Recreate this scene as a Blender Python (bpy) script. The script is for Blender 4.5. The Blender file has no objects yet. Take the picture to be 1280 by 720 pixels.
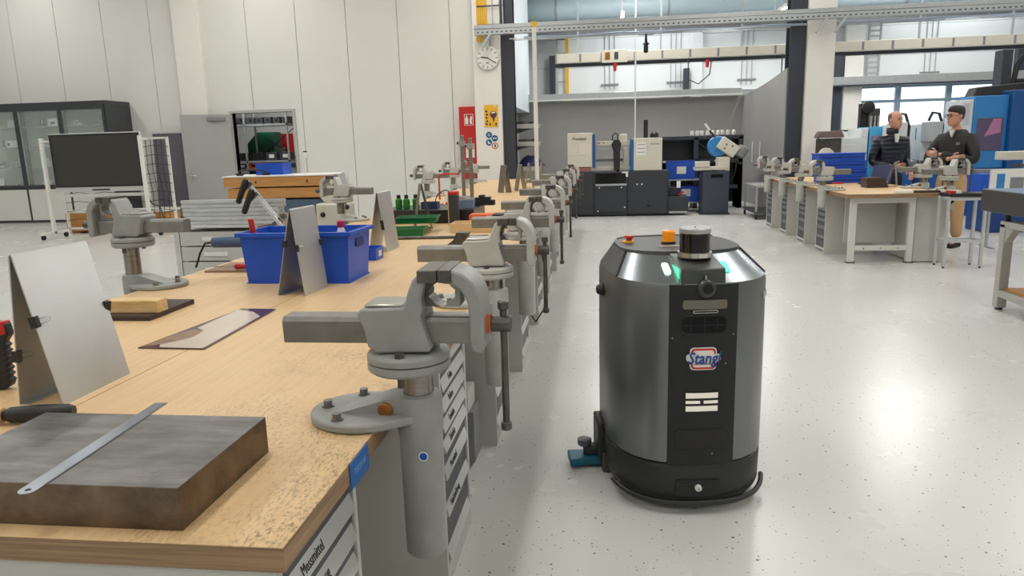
import bpy, bmesh, math, random
from mathutils import Vector, Matrix
random.seed(7)
scene = bpy.context.scene
COL = scene.collection

# ------------------------------------------------------------------ camera
cam_data = bpy.data.cameras.new('camera')
cam_data.sensor_fit = 'HORIZONTAL'
cam_data.sensor_width = 36.0
cam_data.lens = 36.0 * 890.0 / 1280.0
cam_data.clip_end = 200
cam = bpy.data.objects.new('camera', cam_data)
COL.objects.link(cam)
_r = Vector((0.99236237, 0.12026348, -0.0274523))
_u = Vector((0.00327308, 0.19679478, 0.98043924))
_f = Vector((-0.1233135, 0.97304086, -0.1948981))
cam.matrix_world = Matrix(((_r.x, _u.x, -_f.x, 0.0), (_r.y, _u.y, -_f.y, 0.0), (_r.z, _u.z, -_f.z, 1.54), (0, 0, 0, 1)))
scene.camera = cam

# ------------------------------------------------------------------ world, exposure
world = bpy.data.worlds.new('overcast_sky')
scene.world = world
world.use_nodes = True
_bg = world.node_tree.nodes['Background']
_bg.inputs[0].default_value = (0.86, 0.93, 1.0, 1)
_bg.inputs[1].default_value = 2.2
scene.view_settings.view_transform = 'Standard'
scene.view_settings.look = 'None'
scene.view_settings.gamma = 1.0
scene.view_settings.use_curve_mapping = False
scene.view_settings.exposure = 0.0
LAMP_W = 56.0

# ------------------------------------------------------------------ helpers
def lin(c):
    c = c / 255.0
    return c / 12.92 if c <= 0.04045 else ((c + 0.055) / 1.055) ** 2.4

MATS = {}
def mat(name, rgb, rough=0.5, metal=0.0, var=0.0, vs=6.0, stretch=(1, 1, 1), bump=0.0, bs=80.0, emit=None, spec=0.5, alpha=None, trans=0.0, coat=0.0, bmul=0.02):
    """procedural Principled material; rgb in sRGB 0-255; var = brightness variation by noise."""
    if name in MATS: return MATS[name]
    m = bpy.data.materials.new(name); m.use_nodes = True
    nt = m.node_tree; b = nt.nodes['Principled BSDF']
    c = (lin(rgb[0]), lin(rgb[1]), lin(rgb[2]), 1)
    b.inputs['Base Color'].default_value = c
    b.inputs['Roughness'].default_value = rough
    b.inputs['Metallic'].default_value = metal
    b.inputs['Specular IOR Level'].default_value = spec
    if coat: b.inputs['Coat Weight'].default_value = coat
    if trans: b.inputs['Transmission Weight'].default_value = trans
    if alpha is not None: b.inputs['Alpha'].default_value = alpha
    if emit:
        b.inputs['Emission Color'].default_value = c
        b.inputs['Emission Strength'].default_value = emit
    if var or bump:
        tc = nt.nodes.new('ShaderNodeTexCoord'); mp = nt.nodes.new('ShaderNodeMapping')
        mp.inputs['Scale'].default_value = stretch
        nt.links.new(tc.outputs['Object'], mp.inputs[0])
    if var:
        n = nt.nodes.new('ShaderNodeTexNoise'); n.inputs['Scale'].default_value = vs; n.inputs['Detail'].default_value = 5
        nt.links.new(mp.outputs[0], n.inputs['Vector'])
        r = nt.nodes.new('ShaderNodeMapRange')
        r.inputs['From Min'].default_value = 0.3; r.inputs['From Max'].default_value = 0.7
        r.inputs['To Min'].default_value = 1 - var; r.inputs['To Max'].default_value = 1 + var * 0.6
        nt.links.new(n.outputs['Fac'], r.inputs[0])
        x = nt.nodes.new('ShaderNodeMix'); x.data_type = 'RGBA'; x.blend_type = 'MULTIPLY'; x.inputs[0].default_value = 1
        x.inputs[6].default_value = c
        nt.links.new(r.outputs[0], x.inputs[7]); nt.links.new(x.outputs[2], b.inputs['Base Color'])
    if bump:
        n2 = nt.nodes.new('ShaderNodeTexNoise'); n2.inputs['Scale'].default_value = bs; n2.inputs['Detail'].default_value = 3
        nt.links.new(mp.outputs[0], n2.inputs['Vector'])
        bp = nt.nodes.new('ShaderNodeBump'); bp.inputs['Strength'].default_value = bump; bp.inputs['Distance'].default_value = bmul
        nt.links.new(n2.outputs['Fac'], bp.inputs['Height']); nt.links.new(bp.outputs[0], b.inputs['Normal'])
    MATS[name] = m
    return m

def rotm(rot):
    return Matrix.Rotation(rot[2], 4, 'Z') @ Matrix.Rotation(rot[1], 4, 'Y') @ Matrix.Rotation(rot[0], 4, 'X')

class MB:
    def __init__(self): self.bm = bmesh.new()
    def _faces(self, vs, fs):
        v = [self.bm.verts.new(p) for p in vs]
        for f in fs:
            try: self.bm.faces.new([v[i] for i in f])
            except ValueError: pass
        return v
    def box(self, x0, x1, y0, y1, z0, z1):
        vs = [(x0,y0,z0),(x1,y0,z0),(x1,y1,z0),(x0,y1,z0),(x0,y0,z1),(x1,y0,z1),(x1,y1,z1),(x0,y1,z1)]
        self._faces(vs, [(3,2,1,0),(4,5,6,7),(0,1,5,4),(1,2,6,5),(2,3,7,6),(3,0,4,7)]); return self
    def cbox(self, c, s, rot=(0,0,0), top=1.0):
        m = Matrix.Translation(c) @ rotm(rot); hx, hy, hz = s[0]/2, s[1]/2, s[2]/2
        vs = [m @ Vector(p) for p in [(-hx,-hy,-hz),(hx,-hy,-hz),(hx,hy,-hz),(-hx,hy,-hz),(-hx*top,-hy*top,hz),(hx*top,-hy*top,hz),(hx*top,hy*top,hz),(-hx*top,hy*top,hz)]]
        self._faces(vs, [(3,2,1,0),(4,5,6,7),(0,1,5,4),(1,2,6,5),(2,3,7,6),(3,0,4,7)]); return self
    def cyl(self, p0, p1, r0, r1=None, n=14):
        p0 = Vector(p0); p1 = Vector(p1); r1 = r0 if r1 is None else r1
        d = (p1 - p0).normalized(); a = d.orthogonal().normalized(); b = d.cross(a)
        vs = []
        for p, r in ((p0, r0), (p1, r1)):
            for i in range(n):
                t = 2*math.pi*i/n; vs.append(p + (a*math.cos(t) + b*math.sin(t))*r)
        fs = [(i, (i+1) % n, n+(i+1) % n, n+i) for i in range(n)] + [tuple(range(n-1, -1, -1)), tuple(range(n, 2*n))]
        self._faces(vs, fs); return self
    def tube(self, pts, r, n=8):
        pts = [Vector(p) for p in pts]; rings = []
        prev = None
        for i, p in enumerate(pts):
            d = (pts[min(i+1, len(pts)-1)] - pts[max(i-1, 0)]).normalized()
            a = d.orthogonal().normalized() if prev is None else (prev - d*prev.dot(d)).normalized()
            prev = a; b = d.cross(a)
            rings.append([p + (a*math.cos(2*math.pi*k/n) + b*math.sin(2*math.pi*k/n))*r for k in range(n)])
        vs = [q for ring in rings for q in ring]; fs = []
        for i in range(len(pts)-1):
            for k in range(n): fs.append((i*n+k, i*n+(k+1) % n, (i+1)*n+(k+1) % n, (i+1)*n+k))
        fs += [tuple(range(n-1, -1, -1)), tuple(range((len(pts)-1)*n, len(pts)*n))]
        self._faces(vs, fs); return self
    def prism(self, poly, axis, a, b):
        def P(u, v, w): return {'x': (w, u, v), 'y': (u, w, v), 'z': (u, v, w)}[axis]
        n = len(poly)
        vs = [P(u, v, a) for u, v in poly] + [P(u, v, b) for u, v in poly]
        fs = [(i, (i+1) % n, n+(i+1) % n, n+i) for i in range(n)] + [tuple(range(n-1, -1, -1)), tuple(range(n, 2*n))]
        self._faces(vs, fs); return self
    def lathe(self, prof, c=(0,0,0), n=24, rot=(0,0,0), sc=(1,1,1)):
        m = Matrix.Translation(c) @ rotm(rot); vs = []
        for r, z in prof:
            for i in range(n):
                t = 2*math.pi*i/n; vs.append(m @ Vector((r*math.cos(t)*sc[0], r*math.sin(t)*sc[1], z*sc[2])))
        fs = []
        for j in range(len(prof)-1):
            for i in range(n): fs.append((j*n+i, j*n+(i+1) % n, (j+1)*n+(i+1) % n, (j+1)*n+i))
        fs += [tuple(range(n-1, -1, -1)), tuple(range((len(prof)-1)*n, len(prof)*n))]
        self._faces(vs, fs); return self
    def ball(self, c, r, sc=(1,1,1), n=14, rot=(0,0,0)):
        k = n//2
        prof = [(max(1e-4, r*math.sin(math.pi*j/k)), -r*math.cos(math.pi*j/k)) for j in range(k+1)]
        return self.lathe(prof, c, n, rot, sc)
    def loft(self, rings, cap=True):
        n = len(rings[0]); vs = [p for r in rings for p in r]; fs = []
        for j in range(len(rings)-1):
            for i in range(n): fs.append((j*n+i, j*n+(i+1) % n, (j+1)*n+(i+1) % n, (j+1)*n+i))
        if cap: fs += [tuple(range(n-1, -1, -1)), tuple(range((len(rings)-1)*n, len(rings)*n))]
        self._faces(vs, fs); return self
    def mesh(self, name, angle=35):
        bmesh.ops.recalc_face_normals(self.bm, faces=self.bm.faces)
        me = bpy.data.meshes.new(name); self.bm.to_mesh(me); self.bm.free()
        if len(me.polygons):
            me.polygons.foreach_set('use_smooth', [True]*len(me.polygons))
            me.set_sharp_from_angle(angle=math.radians(angle))
        return me
    def build(self, name, m, parent=None, bevel=0.0, loc=None, rz=0.0, angle=35, seg=2):
        o = bpy.data.objects.new(name, self.mesh(name, angle)); COL.objects.link(o)
        o.data.materials.append(m)
        if parent is not None: o.parent = parent
        if loc is not None: o.location = loc
        if rz: o.rotation_euler.z = rz
        if bevel:
            bv = o.modifiers.new('bevel', 'BEVEL'); bv.width = bevel; bv.segments = seg; bv.limit_method = 'ANGLE'; bv.angle_limit = math.radians(40)
        return o

def tag(o, label=None, cat=None, group=None, kind=None):
    if label: o['label'] = label
    if cat: o['category'] = cat
    if group: o['group'] = group
    if kind: o['kind'] = kind
    return o
def root(name, label, cat, loc=(0,0,0), rz=0.0, group=None, kind=None):
    o = bpy.data.objects.new(name, None); COL.objects.link(o); o.empty_display_size = 0.05
    o.location = loc; o.rotation_euler.z = rz
    return tag(o, label, cat, group, kind)
def dup(r, loc, rz=None, label=None, skip=()):
    c = r.copy(); COL.objects.link(c); c.location = loc
    if rz is not None: c.rotation_euler.z = rz
    if label: c['label'] = label
    for ch in list(r.children):
        if ch.name.split('.')[0] in skip: continue
        k = ch.copy(); COL.objects.link(k); k.parent = c
        for g in list(ch.children):
            q = g.copy(); COL.objects.link(q); q.parent = k
    return c
def share(o, parent, loc=None, rz=None, name=None):
    """another piece that shares mesh data with o"""
    c = o.copy(); COL.objects.link(c); c.parent = parent
    if name: c.name = name
    if loc is not None: c.location = loc
    if rz is not None: c.rotation_euler.z = rz
    return c
def text(body, size, m, parent, loc, rot, name='lettering', extrude=0.0005, align='CENTER', shear=0.0, bold=0.0, sx=1.0):
    cu = bpy.data.curves.new(name, 'FONT'); cu.body = body; cu.size = size; cu.extrude = extrude; cu.align_x = align; cu.align_y = 'CENTER'
    cu.shear = shear; cu.offset = bold; cu.resolution_u = 2
    tmp = bpy.data.objects.new('tmp', cu); COL.objects.link(tmp)
    dg = bpy.context.evaluated_depsgraph_get()
    me = bpy.data.meshes.new_from_object(tmp.evaluated_get(dg)); bpy.data.objects.remove(tmp)
    o = bpy.data.objects.new(name, me); COL.objects.link(o); me.materials.clear(); me.materials.append(m)
    o.parent = parent; o.location = loc; o.rotation_euler = rot; o.scale.x = sx
    return o
def rrect(w, h, r, n=5, cx=0, cy=0):
    p = []
    for (sx, sy, a0) in ((1,1,0),(-1,1,90),(-1,-1,180),(1,-1,270)):
        for i in range(n+1):
            a = math.radians(a0 + 90*i/n); p.append((cx + sx*(w/2-r) + r*math.cos(a), cy + sy*(h/2-r) + r*math.sin(a)))
    return p

# ------------------------------------------------------------------ materials
WHITE = mat('white_paint', (226, 225, 220), 0.55, var=0.02, vs=2)
PANEL = mat('white_wall_panel', (219, 219, 214), 0.5, var=0.02, vs=1.5)
JOINT = mat('dark_joint', (150, 150, 147), 0.8)
CONC = mat('white_pillar_paint', (230, 227, 221), 0.7, var=0.02, vs=3, bump=0.05, bs=60)
ANTH = mat('anthracite_steel', (52, 56, 66), 0.45, var=0.06, vs=4)
DGREY = mat('dark_grey_lacquer', (58, 60, 66), 0.42, var=0.04, vs=5)
MGREY = mat('mid_grey_lacquer', (128, 130, 134), 0.5, var=0.03, vs=4)
SHIELD = mat('grey_shield_panel', (150, 149, 147), 0.6, var=0.03, vs=2)
CREAM = mat('cream_metal', (207, 202, 188), 0.5, var=0.03, vs=4)
ZINC = mat('galvanised_steel', (176, 180, 182), 0.4, metal=0.55, var=0.08, vs=14)
STEEL = mat('bright_steel', (190, 188, 184), 0.28, metal=1.0, var=0.12, vs=30)
TURNED = mat('turned_steel', (150, 146, 140), 0.3, metal=1.0, var=0.2, vs=12, stretch=(1, 1, 6))
DSTEEL = mat('dark_oiled_steel', (98, 95, 91), 0.4, metal=0.8, var=0.3, vs=20)
ALU = mat('anodised_aluminium', (206, 208, 210), 0.3, metal=0.6, var=0.05, vs=10)
SHEET = mat('brushed_sheet_metal', (196, 196, 195), 0.46, metal=0.8, var=0.1, vs=3, stretch=(1, 1, 1), bump=0.02, bs=30)
VISE = mat('grey_hammer_paint', (150, 152, 149), 0.42, var=0.12, vs=14, bump=0.12, bs=70, bmul=0.004)
VISEL = mat('light_grey_vise_paint', (188, 187, 181), 0.45, var=0.1, vs=14, bump=0.1, bs=70, bmul=0.004)
CAB = mat('light_grey_cabinet', (190, 189, 183), 0.5, var=0.03, vs=3)
CABW = mat('off_white_cabinet', (214, 213, 207), 0.45, var=0.02, vs=3)
BLACK = mat('black_plastic', (26, 26, 28), 0.45, var=0.1, vs=12)
BLACKG = mat('black_gloss', (10, 10, 11), 0.12)
RUBBER = mat('black_rubber', (20, 20, 20), 0.75)
BLUE = mat('blue_plastic', (24, 80, 192), 0.4, var=0.08, vs=6)
BLUE2 = mat('machine_blue', (50, 128, 190), 0.4)
BLUE3 = mat('deep_blue', (20, 78, 140), 0.4)
TEAL = mat('teal_plastic', (16, 96, 122), 0.45)
RED = mat('signal_red', (186, 28, 26), 0.45, var=0.04, vs=3)
REDP = mat('red_plastic', (190, 36, 34), 0.4)
ORANGE = mat('orange_plastic', (222, 92, 30), 0.5)
YELLOW = mat('yellow_plastic', (230, 180, 40), 0.55, var=0.05, vs=5)
GREEN = mat('green_plastic', (22, 110, 58), 0.4, var=0.06, vs=6)
DGREEN = mat('dark_green_paint', (22, 84, 62), 0.5)
PAPER = mat('white_paper', (226, 226, 222), 0.7)
BRASS = mat('oiled_bronze', (160, 104, 52), 0.4, metal=0.7, var=0.2, vs=30)
BROWN = mat('dark_brown_plastic', (62, 44, 44), 0.45)
SKIN = mat('skin_tone', (205, 152, 130), 0.5, var=0.05, vs=20)
GLASS = mat('clear_glass', (225, 236, 232), 0.03, alpha=0.14, spec=0.6)

def nodes_of(name, rough=0.5, metal=0.0):
    m = bpy.data.materials.new(name); m.use_nodes = True
    nt = m.node_tree; b = nt.nodes['Principled BSDF']
    b.inputs['Roughness'].default_value = rough; b.inputs['Metallic'].default_value = metal
    return m, nt, b, nt.nodes.new, nt.links.new
def ramp(nt, fac, stops):
    r = nt.nodes.new('ShaderNodeValToRGB'); e = r.color_ramp.elements
    while len(e) < len(stops): e.new(0.5)
    for i, (p, c) in enumerate(stops):
        e[i].position = p; e[i].color = (lin(c[0]), lin(c[1]), lin(c[2]), 1)
    nt.links.new(fac, r.inputs[0]); return r.outputs[0]
def noise(nt, vec, scale, detail=4, rough=0.5):
    n = nt.nodes.new('ShaderNodeTexNoise'); n.inputs['Scale'].default_value = scale; n.inputs['Detail'].default_value = detail
    n.inputs['Roughness'].default_value = rough
    nt.links.new(vec, n.inputs['Vector']); return n.outputs['Fac']
def mapping(nt, scale=(1,1,1), rot=(0,0,0)):
    tc = nt.nodes.new('ShaderNodeTexCoord'); mp = nt.nodes.new('ShaderNodeMapping')
    mp.inputs['Scale'].default_value = scale; mp.inputs['Rotation'].default_value = rot
    nt.links.new(tc.outputs['Object'], mp.inputs[0]); return mp.outputs[0]
def mth(nt, op, a, b=None, clamp=False):
    n = nt.nodes.new('ShaderNodeMath'); n.operation = op; n.use_clamp = clamp
    for i, v in enumerate((a, b)):
        if v is None: continue
        if isinstance(v, (int, float)): n.inputs[i].default_value = v
        else: nt.links.new(v, n.inputs[i])
    return n.outputs[0]
def mixc(nt, fac, a, b, mode='MIX'):
    x = nt.nodes.new('ShaderNodeMix'); x.data_type = 'RGBA'; x.blend_type = mode
    for i, v in ((0, fac), (6, a), (7, b)):
        if isinstance(v, (int, float)): x.inputs[i].default_value = v
        elif isinstance(v, tuple): x.inputs[i].default_value = (lin(v[0]), lin(v[1]), lin(v[2]), 1)
        else: nt.links.new(v, x.inputs[i])
    return x.outputs[2]

def make_floor_mat():
    m, nt, b, N, L = nodes_of('speckled_epoxy_floor', 0.3)
    vec = mapping(nt)
    base = ramp(nt, noise(nt, vec, 0.35, 2), [(0.3, (206, 206, 202)), (0.7, (211, 211, 207))])
    mask = None
    for sc, th, pick in ((26, 0.17, 0.5), (55, 0.2, 0.4), (9, 0.07, 0.16)):
        v = N('ShaderNodeTexVoronoi'); v.inputs['Scale'].default_value = sc; L(vec, v.inputs['Vector'])
        sp = N('ShaderNodeSeparateColor'); L(v.outputs['Color'], sp.inputs[0])
        size = mth(nt, 'MULTIPLY', sp.outputs[1], th)
        k = mth(nt, 'MULTIPLY', mth(nt, 'LESS_THAN', v.outputs['Distance'], size), mth(nt, 'LESS_THAN', sp.outputs[0], pick))
        mask = k if mask is None else mth(nt, 'MAXIMUM', mask, k)
    col = mixc(nt, mth(nt, 'MULTIPLY', mask, 0.85), base, (62, 60, 58))
    L(col, b.inputs['Base Color'])
    rr = N('ShaderNodeMapRange'); rr.inputs['To Min'].default_value = 0.25; rr.inputs['To Max'].default_value = 0.29
    L(noise(nt, vec, 1.2, 4), rr.inputs[0]); L(rr.outputs[0], b.inputs['Roughness'])
    return m
FLOOR = make_floor_mat()

def make_top_mat(name, edge_wear=True):
    """worn beech worktop; grain runs along Y"""
    m, nt, b, N, L = nodes_of(name, 0.42)
    g = noise(nt, mapping(nt, (26, 1.3, 26)), 2.0, 6, 0.6)
    base = ramp(nt, g, [(0.2, (210, 174, 126)), (0.5, (219, 186, 140)), (0.8, (226, 195, 152))])
    tc = mapping(nt)
    blotch = noise(nt, tc, 2.2, 4)
    base = mixc(nt, mth(nt, 'MULTIPLY', mth(nt, 'SUBTRACT', blotch, 0.45, True), 0.9, True), base, (198, 158, 108))
    if edge_wear:
        # scuffs gather on the strip of the top where the vises stand
        sep = N('ShaderNodeSeparateXYZ'); L(tc, sep.inputs[0])
        near = N('ShaderNodeMapRange'); near.inputs['From Min'].default_value = -1.35; near.inputs['From Max'].default_value = -0.62
        L(sep.outputs[0], near.inputs[0])
        sc = noise(nt, mapping(nt, (1.0, 0.45, 1), (0, 0, 0.6)), 120, 6, 0.8)
        patch = noise(nt, tc, 5.0, 3)
        k = mth(nt, 'MULTIPLY', mth(nt, 'MULTIPLY', mth(nt, 'SUBTRACT', sc, 0.50, True), 9.0, True), mth(nt, 'MULTIPLY', mth(nt, 'SUBTRACT', patch, 0.40, True), 4.5, True))
        k = mth(nt, 'MULTIPLY', k, near.outputs[0], True)
        base = mixc(nt, mth(nt, 'MULTIPLY', k, 0.72), base, (86, 70, 54))
        sc2 = noise(nt, mapping(nt, (9, 60, 9), (0, 0, 0.5)), 3.0, 4, 0.6)
        k2 = mth(nt, 'MULTIPLY', mth(nt, 'MULTIPLY', mth(nt, 'SUBTRACT', sc2, 0.62, True), 8.0, True), mth(nt, 'MULTIPLY', near.outputs[0], 0.5))
        base = mixc(nt, k2, base, (120, 92, 66))
        k3 = mth(nt, 'MULTIPLY', mth(nt, 'MULTIPLY', mth(nt, 'SUBTRACT', noise(nt, mapping(nt, (1, 1.6, 1), (0, 0, 0.4)), 5.5, 5, 0.65), 0.56, True), 6.0, True), mth(nt, 'MULTIPLY', near.outputs[0], near.outputs[0]))
        base = mixc(nt, mth(nt, 'MULTIPLY', k3, 0.55), base, (112, 98, 82))
    L(base, b.inputs['Base Color'])
    bp = N('ShaderNodeBump'); bp.inputs['Strength'].default_value = 0.08; bp.inputs['Distance'].default_value = 0.003
    L(noise(nt, mapping(nt, (60, 4, 60)), 3, 4), bp.inputs['Height']); L(bp.outputs[0], b.inputs['Normal'])
    return m
TOP = make_top_mat('worn_beech_top')
TOP2 = make_top_mat('clean_beech_top', False)
def make_edge_mat():
    m, nt, b, N, L = nodes_of('plywood_edge', 0.55)
    g = noise(nt, mapping(nt, (3, 3, 150)), 1.0, 3, 0.6)
    base = ramp(nt, g, [(0.3, (120, 94, 70)), (0.5, (148, 118, 88)), (0.7, (166, 134, 102))])
    L(base, b.inputs['Base Color']); return m
EDGE = make_edge_mat()
def make_block_mat():
    m, nt, b, N, L = nodes_of('rusty_ground_steel', 0.38, 0.75)
    tc = mapping(nt)
    top = ramp(nt, noise(nt, mapping(nt, (2, 9, 2)), 3.0, 5, 0.6), [(0.3, (92, 90, 88)), (0.6, (122, 120, 118)), (0.8, (140, 138, 136))])
    spots = mth(nt, 'MULTIPLY', mth(nt, 'SUBTRACT', noise(nt, tc, 14, 5, 0.6), 0.55, True), 5.0, True)
    top = mixc(nt, mth(nt, 'MULTIPLY', spots, 0.5), top, (66, 62, 58))
    side = ramp(nt, noise(nt, tc, 9, 6, 0.65), [(0.3, (80, 70, 60)), (0.55, (118, 101, 84)), (0.75, (140, 118, 96))])
    geo = N('ShaderNodeNewGeometry'); sep = N('ShaderNodeSeparateXYZ'); L(geo.outputs['True Normal'], sep.inputs[0])
    col = mixc(nt, mth(nt, 'GREATER_THAN', sep.outputs[2], 0.7), side, top)
    L(col, b.inputs['Base Color'])
    rr = mth(nt, 'ADD', mth(nt, 'MULTIPLY', noise(nt, tc, 12, 4), 0.25), 0.28); L(rr, b.inputs['Roughness'])
    return m
BLOCK = make_block_mat()
def make_pine():
    m, nt, b, N, L = nodes_of('pine_wood', 0.6)
    g = noise(nt, mapping(nt, (4, 30, 30)), 1.5, 5, 0.6)
    L(ramp(nt, g, [(0.3, (196, 158, 100)), (0.55, (222, 190, 138)), (0.8, (232, 206, 160))]), b.inputs['Base Color']); return m
PINE = make_pine()
WOODO = mat('orange_brown_wood', (196, 140, 78), 0.55, var=0.18, vs=5, stretch=(1, 1, 12))
def make_brushed():
    m, nt, b, N, L = nodes_of('brushed_gunmetal', 0.3, 0.9)
    g = noise(nt, mapping(nt, (3, 3, 260)), 1.0, 3, 0.5)
    L(ramp(nt, g, [(0.3, (126, 129, 130)), (0.7, (130, 133, 134))]), b.inputs['Base Color'])
    L(mth(nt, 'ADD', mth(nt, 'MULTIPLY', g, 0.03), 0.34), b.inputs['Roughness'])
    return m
GUN = make_brushed()

# ------------------------------------------------------------------ setting
WY = 16.0                                   # the partition wall with the door
fl = MB(); fl.box(-20, 16, -9, 26, -0.1, 0.0)
tag(fl.build('floor', FLOOR), 'light grey speckled glossy hall floor', None, None, 'structure')
c_ = MB(); c_.box(-20, 16, -9, 26, 7.0, 7.15)
tag(c_.build('ceiling', PANEL), 'white hall ceiling high above', None, None, 'structure')
def strip(name, x0, x1, y0, y1, z0, z1, m, label, bevel=0, parent=None):
    o = MB().box(x0, x1, y0, y1, z0, z1).build(name, m, parent, bevel)
    if parent is None: tag(o, label, None, None, 'structure')
    return o
strip('wall_left', -20.15, -20, -9, 26, 0, 7.15, PANEL, 'white side wall of the hall beyond the cabinets')
strip('wall_right', 16, 16.15, -9, 26, 0, 7.15, PANEL, 'white far side wall of the hall')
strip('wall_front', -20, 16, -9.15, -9, 0, 7.15, PANEL, 'white hall wall behind the photographer')

# partition wall with door opening, built of upright white panels
DX0, DX1, DZ = -8.42, -6.95, 2.46
wb = MB()
wb.box(-20, DX0, WY+0.03, WY+0.16, 0, 7); wb.box(DX1, -2.1, WY+0.03, WY+0.16, 0, 7); wb.box(DX0, DX1, WY+0.03, WY+0.16, DZ, 7)
wall = tag(wb.build('wall_back', JOINT), 'white panelled partition wall with the open door and red cabinet', None, None, 'structure')
xs = [-20.0] + [-13.691 + 1.162*i for i in range(-5, 10)] + [-2.1]
for i in range(len(xs)-1):
    x0, x1 = xs[i]+0.006, xs[i+1]-0.006
    pb = MB()
    if x1 < DX0 or x0 > DX1: pb.box(x0, x1, WY-0.01, WY+0.03, 0, 7)
    else:
        if x0 < DX0: pb.box(x0, DX0, WY-0.01, WY+0.03, 0, DZ)
        if x1 > DX1: pb.box(DX1, x1, WY-0.01, WY+0.03, 0, DZ)
        pb.box(x0, x1, WY-0.01, WY+0.03, DZ, 7)
    pb.build('wall_panel', PANEL, wall, 0.002)
strip('trim_1', -9.56, -8.92, WY-0.16, WY-0.01, 0, 7, CONC, 'white square pillar standing before the panel wall', 0.01)
strip('trim_2', -2.69, -2.10, WY-0.3, WY+0.3, 0, 7, CONC, 'white pillar carrying the wall clock', 0.01)
strip('trim_3', -13.9, -9.6, WY-0.03, WY-0.01, 0, 0.12, MGREY, 'grey skirting board along the panel wall')
def hcol(name, x0, x1, y, label):
    w = x1-x0
    b = MB(); b.box(x0, x1, y-0.18, y-0.15, 0, 7); b.box(x0, x1, y+0.15, y+0.18, 0, 7); b.box(x0+w/2-0.012, x0+w/2+0.012, y-0.15, y+0.15, 0, 7)
    tag(b.build(name, ANTH), label, None, None, 'structure')
hcol('trim_4', -2.09, -1.84, WY, 'dark steel column beside the clock pillar')
hcol('trim_5', 3.86, 4.16, WY, 'dark steel column beside the thick right hand white pillar')
strip('trim_6', 4.18, 4.72, WY-0.28, WY+0.3, 0, 7, CONC, 'thick white pillar right of the grey shield bay', 0.01)

# door frame and door leaf
fr = MB(); fr.box(DX0-0.06, DX0, WY-0.05, WY+0.16, 0, DZ+0.06); fr.box(DX1, DX1+0.06, WY-0.05, WY+0.16, 0, DZ+0.06); fr.box(DX0, DX1, WY-0.05, WY+0.16, DZ, DZ+0.06)
tag(fr.build('door_1', mat('door_frame_grey', (178, 178, 176), 0.45), None, 0.004), 'grey steel frame of the open doorway', None, None, 'structure')
dr = root('door_2', None, None, (DX0-0.02, WY-0.07, 0), math.radians(207)); dr['kind'] = 'structure'
dr['label'] = 'grey steel door leaf swung open against the wall'
LEAF = mat('grey_door_leaf', (160, 161, 160), 0.45, var=0.02, vs=2)
d = MB(); d.box(0, 1.06, -0.03, 0.03, 0.02, DZ-0.02); d.build('door_leaf', LEAF, dr, 0.004)
h = MB(); h.cbox((0.97, 0.035, 1.05), (0.05, 0.012, 0.22)); h.cyl((0.97, 0.04, 1.08), (0.97, 0.085, 1.08), 0.011, n=8); h.cyl((0.97, 0.08, 1.08), (0.84, 0.08, 1.08), 0.01, n=8); h.build('door_handle', STEEL, dr)
MB().box(0.1, 0.5, 0.03, 0.09, DZ-0.16, DZ-0.08).build('door_closer', MGREY, dr, 0.006)

# grey shield bay behind the saws
strip('wall_shield', -2.2, 3.62, 19.35, 19.42, 0, 2.66, SHIELD, 'grey shield wall behind the dark band saw')
b = MB(); n_ = 14; poly = [(19.35, 0.0)] + [(19.35-3.35*i/n_, 2.66+0.33*(i/n_)**1.6) for i in range(n_+1)] + [(16.0, 0.0)]
b.loft([[Vector((3.60+0.27*(19.35-y)/3.35, y, z)) for y, z in poly], [Vector((3.66+0.27*(19.35-y)/3.35, y, z)) for y, z in poly]])
tag(b.build('wall_shield_side', SHIELD), 'grey shield side wall with curved top edge', None, None, 'structure')
strip('wall_bay_left', -2.22, -1.85, 16.2, 19.4, 2.4, 7, mat('cool_white_wall', (210, 220, 226), 0.5), 'white bulkhead left of the shield bay')
strip('wall_bay_low', -2.22, -2.14, 16.2, 19.4, 0, 2.4, SHIELD, 'grey low bay wall behind the wall shelves')

# far facade: white sheet wall above, ribbon windows to the right
FY = 22.0
fa = MB(); fa.box(-20, 4.9, FY, FY+0.2, 0, 7); fa.box(4.9, 16, FY, FY+0.2, 2.95, 7); fa.box(4.9, 16, FY, FY+0.2, 0, 0.75)
fac = tag(fa.build('wall_facade', mat('facade_backing', (150, 155, 158), 0.6)), 'white sheet metal facade above the ribbon windows', None, None, 'structure')
FP = mat('white_sheet_panel', (222, 228, 230), 0.45, var=0.02, vs=1)
for k in range(5):
    z0 = 2.97 + 0.8*k
    MB().box(-3.0, 16, FY-0.03, FY, z0, min(7, z0+0.79)).build('wall_panel', FP, fac, 0.004)
for i, x in enumerate((4.9, 6.9, 8.4, 9.75, 11.3, 12.85, 14.4)):
    x1 = (6.9, 8.4, 9.75, 11.3, 12.85, 14.4, 16.0)[i]
    w = root('window_%d' % (i+1), 'bright facade window pane bay %s' % ('behind the milling machines', 'left of the standing men', 'between the two men', 'behind the man with crossed arms', 'left of the big blue machine', 'behind the big blue machine', 'at the far right end')[i], None, (x, FY+0.04, 0.75)); w['kind'] = 'structure'
    W = x1-x; f = MB()
    f.box(0, 0.07, 0, 0.1, 0, 2.2); f.box(W-0.07, W, 0, 0.1, 0, 2.2); f.box(0.07, W-0.07, 0, 0.1, 0, 0.07); f.box(0.07, W-0.07, 0, 0.1, 2.13, 2.2); f.box(0.07, W-0.07, 0.0, 0.1, 1.72, 1.80)
    f.build('window_frame', mat('window_frame_blue_grey', (128, 152, 168), 0.45), w)
    MB().box(0.07, W-0.07, 0.04, 0.05, 0.07, 1.72).build('pane', GLASS, w)
    MB().box(0.07, W-0.07, 0.04, 0.05, 1.80, 2.13).build('pane', GLASS, w)
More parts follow.
